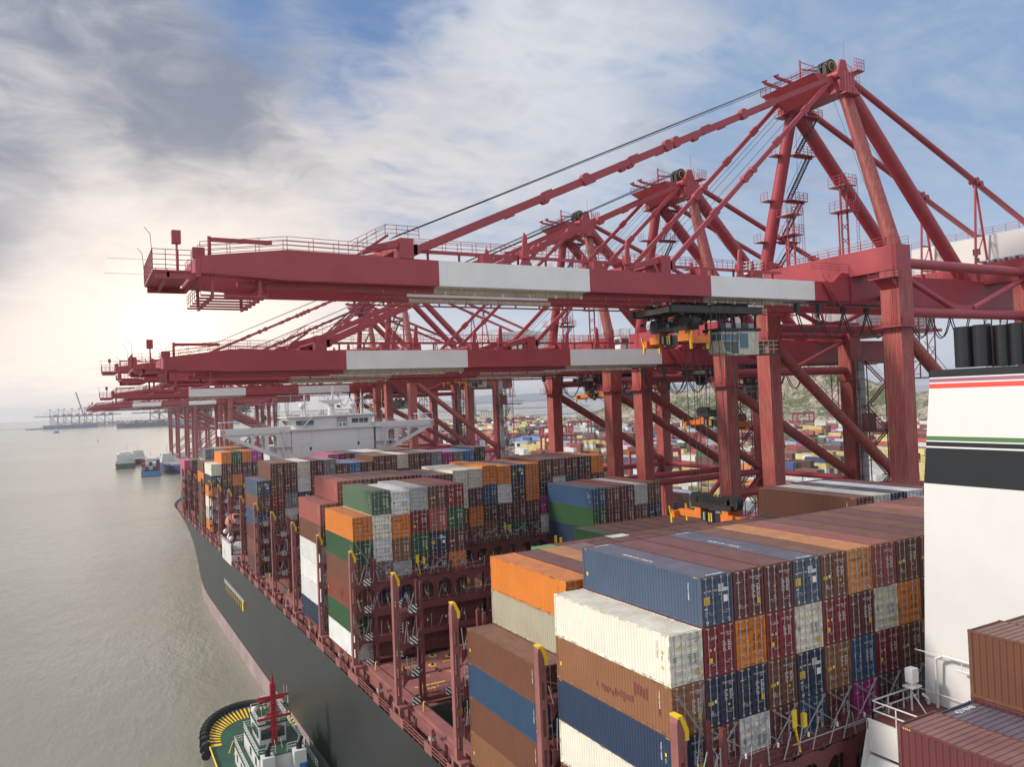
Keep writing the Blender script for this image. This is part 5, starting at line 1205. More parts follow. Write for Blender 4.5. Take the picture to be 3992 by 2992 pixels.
# ---------------------------------------------------------------- water, quay, land
def water_mat():
    m = D.materials.new('harbour_water'); m.use_nodes = True; nt = m.node_tree; nt.nodes.clear(); g = G(nt)
    tc = g.n('ShaderNodeTexCoord').outputs['Object']
    mp = g.n('ShaderNodeMapping', {'Vector': tc, 'Rotation': (0, 0, R(28)), 'Scale': (1.0, .42, 1)}).outputs[0]
    w1 = g.noise(mp, .25, 6, .62, .15); w2 = g.noise(mp, 1.1, 4, .6, .1); w3 = g.noise(tc, .012, 3, .5)
    amp = g.ramp(w3, .3, .7, .55, 1.25)
    h = g.m('MULTIPLY', g.m('ADD', g.m('MULTIPLY', w1, 1.0), g.m('MULTIPLY', w2, .28)), amp)
    bp = g.n('ShaderNodeBump', {'Strength': .42, 'Distance': 1.1, 'Height': h})
    c = g.mix(g.ramp(g.noise(tc, .006, 4, .6), .35, .7), (.22, .208, .160), (.27, .26, .21))
    b = g.n('ShaderNodeBsdfPrincipled', {'Base Color': c, 'Roughness': .2, 'Specular IOR Level': .5, 'IOR': 1.33, 'Normal': bp.outputs[0]})
    nt.links.new(b.outputs[0], g.n('ShaderNodeOutputMaterial').inputs[0]); return m
b = MB(); n = 96; Rw = 12700
rs = [0, 60, 200, 600, 2000, 6000, Rw]
vs = [(CAM.x + r * math.cos(2 * math.pi * i / n), CAM.y + r * math.sin(2 * math.pi * i / n), -37) for r in rs[1:] for i in range(n)]
fs = [tuple(range(n))] + [(j * n + i, j * n + (i + 1) % n, (j + 1) * n + (i + 1) % n, (j + 1) * n + i)[::-1] for j in range(len(rs) - 2) for i in range(n)]
b.add(vs, fs); tag(b.build('water', water_mat()), kind='structure')
m_conc = pmat('quay_concrete', (.26, .245, .22), .8, var=.2, scale=.05, dirtamt=.4, dirt=(.12, .11, .10))
m_asph = pmat('yard_paving', (.21, .205, .195), .8, var=.2, scale=.03, dirtamt=.4)
b = MB(); b.box(50.2, 1500, -400, 945, -39, -33.0); b.prism([(190, 945), (1500, 945), (1500, 1500), (560, 1420)], 2, -39, -33.02); tag(b.build('quay', m_conc), kind='structure')
b = MB(); b.box(100, 1480, -390, 940, -33, -32.99); tag(b.build('yard_ground', m_asph), kind='structure')
b = MB()
for x in (58.1, 86.8):
    for d in (-.1, .1): b.box(x + d - .04, x + d + .04, -390, 940, -32.995, -32.95)
tag(b.build('crane_rail', m_dark), kind='structure')
b = MB()
for i in range(83): 
    y = -60 + i * 12; b.box(49.3, 50.2, y, y + 2.2, -36, -33.3)
tag(b.build('quay_fender', m_tyre), 'black rubber fenders along the quay wall', 'fender')

# container yard: stacks beyond the cranes, more than can be counted
YC = [(.52, .42, .12), (.55, .56, .55), (.58, .59, .58), (.40, .42, .43), (.145, .055, .038), (.12, .04, .03), (.16, .05, .04), (.32, .05, .045), (.42, .06, .04),
      (.55, .20, .04), (.035, .07, .20), (.04, .12, .20), (.30, .04, .19), (.04, .13, .06), (.30, .42, .36), (.6, .6, .59), (.135, .05, .038), (.135, .05, .038), (.45, .46, .46), (.22, .06, .05), (.52, .42, .12), (.05, .055, .06), (.12, .045, .03), (.25, .31, .36), (.20, .035, .03)]
def yard():
    rnd = random.Random(11)
    V = []; C = []
    f2 = Vector((fw.x, fw.y)).normalized(); r2 = Vector((f2.y, -f2.x))
    y = 40
    blocks = []
    x = 112
    while x < 900:
        yy = -30 + rnd.uniform(0, 20)
        while yy < 1290:
            L = rnd.choice([16, 20, 24]) * 12.7
            blocks.append((x, yy, L, rnd.choice([None, None, 'y', 'w', 'm', None]), rnd.uniform(2.0, 4.2))); yy += L + 24
        x += 27.5
    sd = []
    for bx, by, L, th, hm in blocks:
        hb = hm; c = 2
        for j in range(int(L / 12.7)):
            for i in range(6):
                cx, cy = bx + i * 2.75, by + j * 12.7
                if cy > 900 and cx < 190 + (cy - 900) * .75: continue
                d = Vector((cx - CAM.x, cy - CAM.y)); z = d.dot(f2); s = d.dot(r2)
                if z < 60 or abs(s) > z * .80 + 40 or d.length > 1430: continue
                if s / z > .62: pass
                if i == 0: hb = rnd.gauss(hm, .9) if rnd.random() < .6 else (hb if j else hm)
                h = max(0, min(6, int(rnd.gauss(hb, .7) + .5)))
                for t in range(h):
                    r_ = rnd.random()
                    if th == 'y' and r_ < .6: c = 0
                    elif th == 'w' and r_ < .5: c = rnd.choice([2, 3, 4])
                    elif th == 'm' and r_ < .5: c = rnd.choice([5, 6, 7, 8])
                    elif r_ < .6: pass
                    else: c = rnd.randrange(len(YC))
                    if d.length > 800 and t < h - 2 and i not in (0,) : continue
                    V.append((cx, cy, -33 + t * 2.62, c)); 
    n = len(V); print('yard containers', n)
    A = np.array(V); base = np.array([(0, 0, 0), (2.44, 0, 0), (2.44, 12.19, 0), (0, 12.19, 0), (0, 0, 2.59), (2.44, 0, 2.59), (2.44, 12.19, 2.59), (0, 12.19, 2.59)], float)
    jit = np.random.RandomState(3).uniform(-.06, .06, (n, 1, 3)) * [[[1, 3, 0]]]
    P = (A[:, None, :3] + base[None] + jit).reshape(-1, 3)
    fq = np.array([(4, 5, 6, 7), (0, 1, 5, 4), (3, 0, 4, 7), (1, 2, 6, 5)])
    Fc = (np.arange(n)[:, None, None] * 8 + fq[None]).reshape(-1, 4)
    me = D.meshes.new('stacked_containers'); me.vertices.add(len(P)); me.vertices.foreach_set('co', P.ravel())
    me.loops.add(Fc.size); me.loops.foreach_set('vertex_index', Fc.ravel().astype(np.int32)); me.polygons.add(len(Fc))
    me.polygons.foreach_set('loop_start', np.arange(0, Fc.size, 4, dtype=np.int32)); me.polygons.foreach_set('use_smooth', np.zeros(len(Fc), dtype=bool)); me.update(calc_edges=True)
    at = me.color_attributes.new('paint', 'FLOAT_COLOR', 'CORNER')
    col = np.array([YC[int(v[3])] for v in V]); k = np.random.RandomState(5).uniform(.8, 1.25, (n, 1)); col = col * k; col = col * .8 + col.mean(axis=1, keepdims=True) * .2
    cc = np.ones((n, 16, 4)); cc[:, :, :3] = col[:, None]; at.data.foreach_set('color', cc.ravel())
    m = D.materials.new('yard_container_paint'); m.use_nodes = True; nt = m.node_tree; nt.nodes.clear(); g = G(nt)
    a = g.n('ShaderNodeAttribute', attribute_name='paint').outputs[0]
    tc = g.n('ShaderNodeTexCoord').outputs['Object']; nz = g.ramp(g.noise(tc, .8, 5, .6), .3, .7, .8, 1.12)
    a = g.mix(1.0, a, g.n('ShaderNodeCombineXYZ', {0: nz, 1: nz, 2: nz}).outputs[0], 'MULTIPLY')
    wv = g.n('ShaderNodeTexWave', {'Vector': tc, 'Scale': 1.15, 'Distortion': 0.0}, bands_direction='Y').outputs[1]
    bp = g.n('ShaderNodeBump', {'Strength': .5, 'Distance': .05, 'Height': wv})
    b = g.n('ShaderNodeBsdfPrincipled', {'Base Color': a, 'Roughness': .5, 'Normal': bp.outputs[0]})
    nt.links.new(b.outputs[0], g.n('ShaderNodeOutputMaterial').inputs[0]); me.materials.append(m)
    o = mk('stacked_containers', me); tag(o, 'thousands of coloured containers stacked in the yard behind the quay', 'containers', kind='stuff')
yard()
# rubber tyred gantry cranes in the yard
def rtg_proto():
    root = empty('yard_gantry', (0, 0, -33)); b = MB()
    def part(n_, mm): 
        nonlocal b; b.build(n_, mm, root); b = MB()
    for x in (-12.2, 12.2):
        for y in (-3.5, 3.5):
            b.hexa([(x - .6, y - .5, 1.5), (x + .6, y - .5, 1.5), (x + .6, y + .5, 1.5), (x - .6, y + .5, 1.5), (x - .5, y * .8 - .5, 19), (x + .5, y * .8 - .5, 19), (x + .5, y * .8 + .5, 19), (x - .5, y * .8 + .5, 19)]); part('leg', m_red)
    for y in (-2.8, 2.8): b.box(-12.8, 12.8, y - .5, y + .5, 19, 20.8)
    part('top_girder', m_red)
    for x in (-12.2, 12.2): b.box(x - .7, x + .7, -5, 5, .9, 1.7)
    b.rail([(-12.8, -3.4, 20.8), (12.8, -3.4, 20.8), (12.8, 3.4, 20.8), (-12.8, 3.4, 20.8)], 1.1, 2, .05); part('base_beam', m_red)
    for x in (-12.2, 12.2):
        for y in (-4, 4): b.tube((x - .35, y, .8), (x + .35, y, .8), .8, 12)
    part('wheel', m_tyre)
    b.box(-4, 1, -2.6, 2.6, 20.9, 22.6); b.box(1.2, 2.8, -1, 1, 16.8, 19); part('trolley', m_grey)
    return root
RT = [(150, 330, 'red yard gantry straddling stacks left of the first bare leg'), (255, 420, 'red yard gantry over stacks behind the third crane'), (420, 640, 'small red yard gantry near the middle of the yard'), (340, 560, 'red yard gantry beside the yellow stacks'),
      (500, 560, 'red yard gantry in front of the rocky hill'), (560, 700, 'far red yard gantry nearest the channel'), (300, 330, 'red yard gantry seen between the second crane legs'), (620, 520, 'red yard gantry at the hill foot'),
      (470, 860, 'far left red yard gantry by the water'), (230, 610, 'red yard gantry behind the bridge wing'), (200, 250, 'red yard gantry nearest the quay apron')]
pr = None
for x, y, lab in RT:
    x = 112 + round((x - 112) / 27.5) * 27.5 + 8
    if pr is None: pr = rtg_proto(); o = pr
    else: o = copy_tree(pr)
    o.location = (x, y, -33); tag(o, lab, 'gantry', 'red rubber tyred gantries working the yard')
# light masts
def mast(x, y, lab, h=38):
    r_ = empty('light_mast', (x, y, -33), 0, lab, 'light mast', 'tall light masts in the yard')
    b = MB(); b.tube((0, 0, 0), (0, 0, h), .45, 8, 0, .2); b.build('pole', m_grey, r_)
    b = MB(); b.tube((0, 0, h - .3), (0, 0, h), 1.4, 10)
    for i in range(8): t = i * math.pi / 4; b.box(1.5 * math.cos(t) - .3, 1.5 * math.cos(t) + .3, 1.5 * math.sin(t) - .3, 1.5 * math.sin(t) + .3, h - .7, h - .1)
    b.build('lamp_head', m_grey, r_)
mast(560, 1010, 'grey light mast by the channel, right of the third crane leg'); mast(470, 1120, 'grey light mast seen left of the leaning brace'); mast(700, 700, 'grey light mast against the rocky hill', 34)
mast(640, 860, 'grey light mast left of the rocky hill'); mast(390, 1060, 'grey light mast above the bridge wing end'); mast(780, 640, 'grey light mast at the right hill slope')

# rocky hill on the right, island shore, far ranges
def rock_mat(name, veg):
    m = D.materials.new(name); m.use_nodes = True; nt = m.node_tree; nt.nodes.clear(); g = G(nt)
    tc = g.n('ShaderNodeTexCoord').outputs['Object']
    r = g.mix(g.ramp(g.noise(tc, .06, 6, .65), .35, .65), (.46, .39, .29), (.26, .21, .15))
    v = g.mix(g.noise(tc, .15, 5, .6), (.04, .07, .02), (.15, .155, .055))
    k = g.ramp(g.m('ADD', g.m('MULTIPLY', g.noise(tc, .026, 6, .65), .5), g.m('MULTIPLY', g.noise(tc, .22, 6, .7), .5)), .5 - veg, .56 - veg)
    c = g.mix(k, r, v)
    vo = g.n('ShaderNodeTexVoronoi', {'Vector': tc, 'Scale': .2}).outputs[0]
    hh = g.m('ADD', g.m('MULTIPLY', vo, .8), g.noise(tc, .4, 6, .7))
    bp = g.n('ShaderNodeBump', {'Strength': 1.0, 'Distance': 3.0, 'Height': hh})
    b = g.n('ShaderNodeBsdfPrincipled', {'Base Color': c, 'Roughness': .9, 'Normal': bp.outputs[0]})
    nt.links.new(b.outputs[0], g.n('ShaderNodeOutputMaterial').inputs[0]); return m
from mathutils import noise as MN
def terrain(name, cx, cy, sx, sy, rot, peaks, mat, res=90, z0=-34.5, rough=9, kind='structure'):
    ca, sa = math.cos(rot), math.sin(rot); vs = []; fs = []
    for j in range(res + 1):
        for i in range(res + 1):
            u, v = (i / res * 2 - 1) * sx, (j / res * 2 - 1) * sy
            h = 0
            for px, py, ph, pw, pd in peaks: h = max(h, ph * math.exp(-((u - px) / pw) ** 2 - ((v - py) / pd) ** 2)) if False else h + ph * math.exp(-((u - px) / pw) ** 2 - ((v - py) / pd) ** 2)
            e = max(0, 1 - max(abs(u) / sx, abs(v) / sy) ** 6)
            q = Vector((u * .012, v * .012, cx * .01)); n_ = MN.fractal(q, .8, 2.1, 6) + .5 * abs(MN.noise(q * 3.2)) + .35 * MN.noise(q * 9)
            z = (h + n_ * rough * min(1, h / 25)) * e - 2.5 * (1 - e)
            vs.append((cx + u * ca - v * sa, cy + u * sa + v * ca, z0 + z))
    for j in range(res):
        for i in range(res): a = j * (res + 1) + i; fs.append((a, a + 1, a + res + 2, a + res + 1))
    b = MB(); b.add(vs, fs); b.s = [False] * len(b.f); tag(b.build(name, mat), kind=kind)
hillm = rock_mat('rocky_scrub', .03)
# axis along the direction across the view; hill starts right of the third crane's legs and rises rightwards
def ridge_hill(name, pts, mat, x0, x1, y0, y1, nx, ny):
    vs = []; fs = []
    for j in range(ny + 1):
        for i in range(nx + 1):
            x, y = x0 + (x1 - x0) * i / nx, y0 + (y1 - y0) * j / ny; h = 0
            for px, py, ph, pw in pts: h += (ph * math.exp(-(((x - px) / pw) ** 2 + ((y - py) / pw) ** 2))) ** 3
            h = h ** (1 / 3) if h > 0 else 0
            q = Vector((x * .011, y * .011, 3.3)); n_ = .6 * MN.fractal(q, .8, 2.1, 6) + .5 * abs(MN.noise(q * 3.2)) + .3 * MN.noise(q * 9) + .15 * MN.noise(q * 22)
            k = min(1, h / 22); vs.append((x, y, -36 + h + n_ * 9 * k))
    for j in range(ny):
        for i in range(nx): a = j * (nx + 1) + i; fs.append((a, a + 1, a + nx + 2, a + nx + 1))
    b = MB(); b.add(vs, fs); tag(b.build(name, mat), kind='structure')
hp = []
for az, d, z, w_ in ((34.5, 1150, -24, 60), (36.5, 1120, -5, 75), (39.4, 1110, 3, 80), (42, 1100, 9, 85), (45.3, 1090, 20, 85), (47.8, 1090, 20, 70), (50.2, 1080, 36, 80), (52, 1060, 16, 60), (54.3, 1040, -5, 70), (56.8, 1030, -8, 90), (61, 1040, 5, 120), (45, 960, -12, 70), (50, 950, -10, 80)):
    hp.append((CAM.x + d * math.sin(R(az)), CAM.y + d * math.cos(R(az)), z + 36, w_))
ridge_hill('rocky_hill', hp, hillm, 540, 1250, 330, 1080, 190, 190)
terrain('islet', 930, 1700, 120, 60, R(-30), [(0, 0, 12, 60, 40)], rock_mat('bare_rock', -.10), 50, -38, 4)
terrain('breakwater', 1300, 2350, 500, 40, R(-30), [(0, 0, 6, 400, 25), (-300, 0, 4, 100, 20)], rock_mat('bare_rock2', -.12), 60, -39, 2)
farm = pmat('far_range', (.10, .13, .15), .9, var=.1)
terrain('far_hills', 6200, 8200, 3600, 700, R(-40), [(-1800, 0, 120, 900, 400), (200, 0, 170, 1100, 400), (2000, 0, 230, 900, 400)], farm, 60, -60, 30)
# cable stayed bridge over the channel
br = empty('cable_stayed_bridge', (1190, 1990, -37), R(-42), 'pale cable stayed road bridge crossing the channel beyond the yard', 'bridge')
b = MB(); b.prism([(-900, 36), (0, 44), (900, 36), (900, 33.5), (0, 41.5), (-900, 33.5)], 1, -9, 9); b.build('deck', m_conc, br)
b = MB(); 
for s_ in (-9, 9): b.path([(-900, s_, 37), (0, s_, 45), (900, s_, 37)], .3, 4)
b.build('railing', m_grey, br)
for px in (-215, 215):
    b = MB()
    for s_ in (-1, 1): b.hexa([(px - 5, s_ * 15 - 4, 0), (px + 5, s_ * 15 - 4, 0), (px + 5, s_ * 15 + 4, 0), (px - 5, s_ * 15 + 4, 0), (px - 2, s_ * 3 - 2, 150), (px + 2, s_ * 3 - 2, 150), (px + 2, s_ * 3 + 2, 150), (px - 2, s_ * 3 + 2, 150)])
    b.box(px - 14, px + 14, -24, 24, -1, 5); b.hexa([(px - 5, -14, 22), (px + 5, -14, 22), (px + 5, 14, 22), (px - 5, 14, 22), (px - 4, -12, 34), (px + 4, -12, 34), (px + 4, 12, 34), (px - 4, 12, 34)])
    b.build('pylon', m_conc, br)
    b = MB()
    for i in range(12):
        for d in (-1, 1): b.tube((px, 0, 146 - i * 5), (px + d * (195 - i * 15), 6, 43), .22, 3, cap=False)
    b.build('stay_cable', m_grey, br)
for px in (-420, -520, -620, -720, 420, 520): b = MB(); b.box(px - 3, px + 3, -6, 6, 0, 40); b.box(px - 7, px + 7, -9, 9, 0, 3); b.build('pier', m_conc, br)
for px, c in ((60, m_shipred), (-330, m_yellow)):
    b = MB(); b.box(px, px + 12, -3, -.5, 45.2, 47.6); b.box(px + 12.4, px + 14.5, -3, -.5, 45, 47.6); b.build('lorry', c) if False else None
bl = empty('waterfront_building', (990, 1905, -35), R(-42), 'cream waterfront building with rows of windows left of the bridge', 'building')
b = MB(); b.box(-45, 45, -10, 10, 0, 17); b.box(-20, 10, -8, 8, 17, 22); b.build('wall', pmat('cream_render', (.55, .50, .40), .8, var=.08), bl)
for i in range(12):
    for j in range(3): b = MB(); b.box(-42 + i * 7.2, -38 + i * 7.2, -10.15, -9.95, 3 + j * 5, 5.6 + j * 5); b.build('window', m_glass, bl)
b = MB(); b.box(-46, 46, -11, 11, 17, 17.6); b.build('roof', m_grey, bl)
b = MB(); b.box(700, 1500, 1880, 1925, -38, -35.2); tag(b.build('waterfront', m_conc), kind='structure')
wh = empty('warehouse', (330, 560, -33), 0, 'white low warehouse with blue roof behind the bridge wing', 'warehouse')
b = MB(); b.box(-20, 20, -30, 30, 0, 9); b.build('wall', m_white, wh); b = MB(); b.prism([(-21, 9), (21, 9), (0, 12)], 1, -31, 31); b.build('roof', pmat('roof_blue', (.08, .22, .45), .5), wh)
for i in range(5): b = MB(); b.box(-20.1, -19.9, -26 + i * 11, -20 + i * 11, 4, 7); b.build('window', m_glass, wh)

# ---------------------------------------------------------------- tug alongside
tug = empty('tugboat', (-7.3, 76, -37), 0, 'blue hulled harbour tug with red mast and tyre fenders beside the ship', 'tugboat')
TO = (7.2, -76, 37)
def TBd(b, n_, mm, par=None):
    o = b.build(n_, mm, par or tug)
    if par is None: o.location = TO
    return o
def outline(s=1.0, n=28):
    pts = [(-7.0 - 6.5 * s, 58), (-7.0 - 6.5 * s, 80)]
    for i in range(n + 1):
        t = math.pi - math.pi * i / n; pts.append((-7.0 + 6.5 * s * math.cos(t), 86 + (11.0 * s - (1 - s) * 4) * max(0, math.sin(t)) ** .8))
    pts += [(-7.0 + 6.5 * s, 80), (-7.0 + 6.5 * s, 58)]
    return pts
def dz(y): return -34.9 + max(0, (y - 74) / 23) ** 1.6 * 1.1
b = MB(); o1 = outline(1); o0 = outline(.80); n = len(o1)
vs = [(x, y, -38.2) for x, y in o0] + [(x, y, dz(y) + .28) for x, y in o1] + [(x + (-7 - x) * .02, y, dz(y) + .28) for x, y in o1] + [(x + (-7 - x) * .02, y - .05, dz(y)) for x, y in o1]
fs = []
for r_ in range(3):
    for i in range(n - 1): fs.append((r_ * n + i, r_ * n + i + 1, (r_ + 1) * n + i + 1, (r_ + 1) * n + i)[::-1])
b.add(vs, fs); TBd(b, 'hull', m_tugblue)
b = MB(); q = outline(.985)
for i in range(n // 2): j = n - 1 - i; a, c, d, e = q[i], q[i + 1], q[j - 1], q[j]; b.quad((a[0], a[1], dz(a[1])), (c[0], c[1], dz(c[1])), (d[0], d[1], dz(d[1])), (e[0], e[1], dz(e[1])))
b.f = [f_[::-1] for f_ in b.f]; TBd(b, 'deck', m_tuggreen)
b = MB(); qo = outline(.975, 64); qi = outline(.74, 64)
for i in range(2, len(qo) - 3):
    a, c, d, e = qo[i], qo[i + 1], qi[i + 1], qi[i]; z = .03
    b.quad((a[0], a[1], dz(a[1]) + z), (c[0], c[1], dz(c[1]) + z), (d[0], d[1], dz(d[1]) + z), (e[0], e[1], dz(e[1]) + z), i % 2)
TBd(b, 'hazard_band', [m_yel, m_blk])
b = MB(); b.path([(x, y, dz(y) + .36) for x, y in o1], .12, 6); TBd(b, 'bulwark_cap', m_yellow)
for i in range(2, n - 2):
    x, y = o1[i]; b = MB(); v_ = Vector((x + 7, (y - 84) * .6)).normalized()
    for zo in (.30, -.9): b.tube((x + v_.x * .45 - v_.y * .42, y + v_.y * .45 + v_.x * .42, dz(y) + zo), (x + v_.x * .45 + v_.y * .42, y + v_.y * .45 - v_.x * .42, dz(y) + zo), .62, 14)
    TBd(b, 'tyre_fender', m_tyre)
for i in range(9):
    for x in (-14.0, .05): b = MB(); b.tube((x, 60 + i * 2.3, -35.3), (x, 61 + i * 2.3, -35.3), .6, 12); TBd(b, 'tyre_fender', m_tyre)
b = MB(); b.box(-11.0, -3.2, 66, 80, -34.9, -32.4, 0); b.box(-11.1, -3.1, 65.9, 80.2, -32.4, -32.3, 1); b.box(-10.0, -4.2, 68, 78.4, -32.3, -30.1, 0); b.box(-10.1, -4.1, 67.8, 78.6, -30.1, -30.0, 1)
for y in (68.5, 71.5, 74.5, 77.5): b.box(-11.03, -10.99, y, y + .8, -34.0, -33.0, 2)
for y in (69.5, 73.0): b.box(-10.03, -9.99, y, y + 1.0, -31.6, -30.6, 2)
TBd(b, 'deckhouse', [m_white, m_tuggreen, m_glass])
b = MB(); b.hexa([(-9.2, 71.6, -30), (-5.8, 71.6, -30), (-5.8, 76.2, -30), (-9.2, 76.2, -30), (-9.2, 71.6, -27.5), (-5.8, 71.6, -27.5), (-5.6, 76.8, -27.5), (-9.4, 76.8, -27.5)]); b.box(-9.4, -5.6, 71.4, 77, -27.5, -27.3, 1); b.box(-9.3, -8.4, 71.5, 72.4, -27.3, -26.7)
wh_ = TBd(b, 'wheelhouse', [m_white, m_tuggreen])
for (x0, x1) in ((-9.0, -7.75), (-7.05, -6.0)): b = MB(); b.box(x0, x1, 71.5, 71.56, -29.3, -28.0); o = TBd(b, 'window', m_glass, wh_)
for y0 in (72.1, 73.6, 75.0): b = MB(); b.box(-9.3, -9.22, y0, y0 + 1.1, -29.2, -28.0); TBd(b, 'window', m_glass, wh_)
b = MB(); b.box(-7.75, -7.05, 71.0, 71.6, -31.6, -22.2, 0); b.box(-7.55, -7.25, 71.1, 71.4, -22.2, -21.2, 0)
for i in range(14): b.box(-7.5, -7.3, 70.97, 71.0, -30.5 + i * .55, -30.3 + i * .55, 1)
for z, w_ in ((-24.0, 2.0), (-24.3, 1.4), (-26.2, .9), (-26.7, 2.1), (-28.1, .9)): b.box(-7.4 - w_, -7.4 + w_, 71.1, 71.35, z, z + .3, 0)
b.beam((-9.3, 70.7, -24.1), (-7.4, 71.2, -23.9), .2, .22); b.tube((-7.4, 71.2, -21.2), (-7.4, 71.2, -20.4), .04, 4, 1)
TBd(b, 'mast', [m_tugred, m_black])
b = MB()
for x, z, h in ((-8.6, -24, 1.6), (-9.0, -24, .9), (-6.0, -24, 1.4), (-5.6, -24, 1.2), (-8.9, -26.6, 1.5), (-6.2, -26.6, 2.6)): b.tube((x, 71.2, z), (x, 71.2, z + h), .03, 4)
b.box(-8.9, -8.2, 71.0, 71.2, -23.6, -23.5); b.sphere((-6.6, 71.3, -26.1), .22, 6); b.tube((-5.5, 71.2, -24.1), (-5.5, 71.2, -25.1), .07, 5); b.sphere((-9.0, 75.5, -26.6), .45, 8)
TBd(b, 'aerial', m_white)
b = MB()
for pts in ([(-9.3, 71.6, -27.3), (-9.3, 76.8, -27.3), (-5.7, 76.8, -27.3), (-5.7, 71.6, -27.3), (-9.3, 71.6, -27.3)], [(-10.0, 78.4, -30), (-10.0, 68, -30), (-7.9, 68, -30)], [(-10.0, 78.4, -30), (-4.2, 78.4, -30), (-4.2, 68, -30), (-6.5, 68, -30)], [(-11.0, 80, -32.3), (-11.0, 66, -32.3)], [(-3.2, 80, -32.3), (-3.2, 66, -32.3)], [(-11, 80, -32.3), (-3.2, 80, -32.3)]): b.rail(pts, 1.0, 1.0, .04, 0, 3)
b.stair((-7.2, 70.4, -30.1), (-7.2, 68.0, -32.3), .8, 0, (1, 0, 0)); TBd(b, 'railing', m_white)
for x in (-9.1, -5.2):
    b = MB(); b.box(x - .75, x + .75, 66.4, 67.9, -32.3, -29.6, 0); b.tube((x, 67.2, -29.6), (x, 67.2, -28.9), .36, 10, 1); b.tube((x, 67.2, -29.0), (x + .4, 67.6, -28.3), .34, 10, 1); TBd(b, 'exhaust_stack', [m_white, m_black])
b = MB()
for x in (-10.4, -4.6): b.tube((x, 83.5, -34.8), (x, 83.5, -33.5), .28, 8)
b.tube((-9.2, 85, -34.0), (-5.6, 85, -34.0), .75, 14); b.box(-9.6, -5.2, 84.2, 85.8, -34.8, -34.3); TBd(b, 'winch', m_dark)
b = MB(); b.box(-12.2, -11.6, 68, 81, -34.86, -34.85); b.path([(-12, 81, -34.8), (-10.2, 86.5, -34.5), (-7, 89, -34.4)], .07, 4); b.path([(-11.3, 80.6, -34.8), (-10, 84.5, -34.6)], .06, 4); TBd(b, 'deck_marking', m_yel)
b = MB(); b.tube((-4.8, 66.6, -32.3), (-4.8, 66.6, -31.2), .6, 14); TBd(b, 'tank', m_tugblue)

# ---------------------------------------------------------------- small craft and the far terminal
def boat_hull(b, L, W, z0, z1, mi=0, sheer=1.0, bow=.25):
    n = 10; rings = []
    for j in range(n + 1):
        t = j / n; y = -L / 2 + L * t; w_ = W / 2 * (1 if t < 1 - bow else max(.02, math.cos((t - 1 + bow) / bow * math.pi / 2) ** .7)); s_ = sheer * (max(0, t - .6) / .4) ** 2 + sheer * .4 * (max(0, .15 - t) / .15)
        rings.append([(-w_ * .85, y, z0), (-w_, y, z1 + s_), (w_, y, z1 + s_), (w_ * .85, y, z0)])
    vs = [p for r_ in rings for p in r_]; fs = []
    for j in range(n):
        for i in range(3): a = j * 4 + i; fs.append((a, a + 1, a + 5, a + 4))
    fs += [(0, 3, 2, 1), (n * 4, n * 4 + 1, n * 4 + 2, n * 4 + 3)]; b.add(vs, fs, mi)
def coaster(name, loc, rz, L, W, hullm, label, cat, deckhouse='aft', cargo=None, fb=4.0, pile=False):
    r_ = empty(name, loc, rz, label, cat); b = MB(); boat_hull(b, L, W, .6, fb); b.build('hull', hullm, r_)
    b = MB(); boat_hull(b, L * .99, W * .98, -1, .7, 0, 0); b.build('boot_topping', pmat('boot_red', (.25, .05, .04), .6), r_)
    y = -L * .38 if deckhouse == 'aft' else L * .33
    b = MB()
    for i in range(3): b.box(-W * (.44 - .05 * i), W * (.44 - .05 * i), y - L * .08 + i, y + L * .08 - i, fb + i * 2.6, fb + 2.6 + i * 2.6)
    b.tube((0, y, fb + 7.8), (0, y, fb + 14), .2, 6); b.tube((-1, y, fb + 12), (1, y, fb + 12), .08, 4)
    hs_ = b.build('deckhouse', m_white, r_)
    b = MB()
    for i in range(3):
        for s_ in (-1, 1):
            for k in range(5): b.box(-W * .34 + k * W * .15, -W * .30 + k * W * .15, y + s_ * (L * .08 - i) - .05, y + s_ * (L * .08 - i) + .05, fb + 1.3 + i * 2.6, fb + 1.9 + i * 2.6)
    b.build('window', m_glass, hs_)
    b = MB(); b.box(-W * .38, W * .38, -L * .25, L * .3, fb, fb + 1.2); b.rail([(-W * .46, -L * .45, fb), (-W * .46, L * .3, fb)], 1.1, 3, .06); b.build('hatch', m_grey, r_)
    if pile:
        b = MB(); b.box(-W * .42, W * .42, -L * .36, L * .1, fb, fb + 8.5); b.box(-W * .3, W * .3, -L * .3, 0, fb + 8.5, fb + 10.5); [b.tube((x, -L * .40, fb + 5.5), (x, -L * .39, fb + 5.5), 1.5, 12) for x in (1.5, 5.0)]; b.tube((2, -L * .42, fb), (2, -L * .42, fb + 20), .15, 5); b.build('deck_cargo', m_white, r_)
    if cargo:
        rr = random.Random(int(loc[1]))
        for i in range(5):
            for j in range(3):
                for k in range(rr.randint(1, 3)):
                    c = rr.choice('bbrwUmoc'); o = mk('body', BODY[LC, False], r_, (-W * .36 + i * 2.7, -L * .34 + j * 12.6, fb + 1.2 + k * 2.6)); o.color = COLS[c][1] + (1,); o.name = 'deck_container'
    return r_
coaster('cargo_vessel', (9, 812, -37), R(-3), 76, 17, pmat('vessel_green', (.05, .10, .055), .5), 'green hulled cargo vessel with white upperworks, moored leftmost ahead', 'cargo vessel', 'fwd', None, 4.5, True)
v2 = coaster('feeder_vessel', (22, 684, -37), R(-4), 62, 15, pmat('vessel_blue', (.05, .19, .38), .5), 'light blue feeder vessel loaded with containers off the quay', 'feeder vessel', 'fwd', True)
coaster('coastal_ship', (40, 700, -37), R(182), 90, 12, pmat('vessel_navy', (.03, .05, .12), .5), 'dark blue coastal ship with white superstructure moored at the quay', 'coastal ship', 'aft', None, 6)
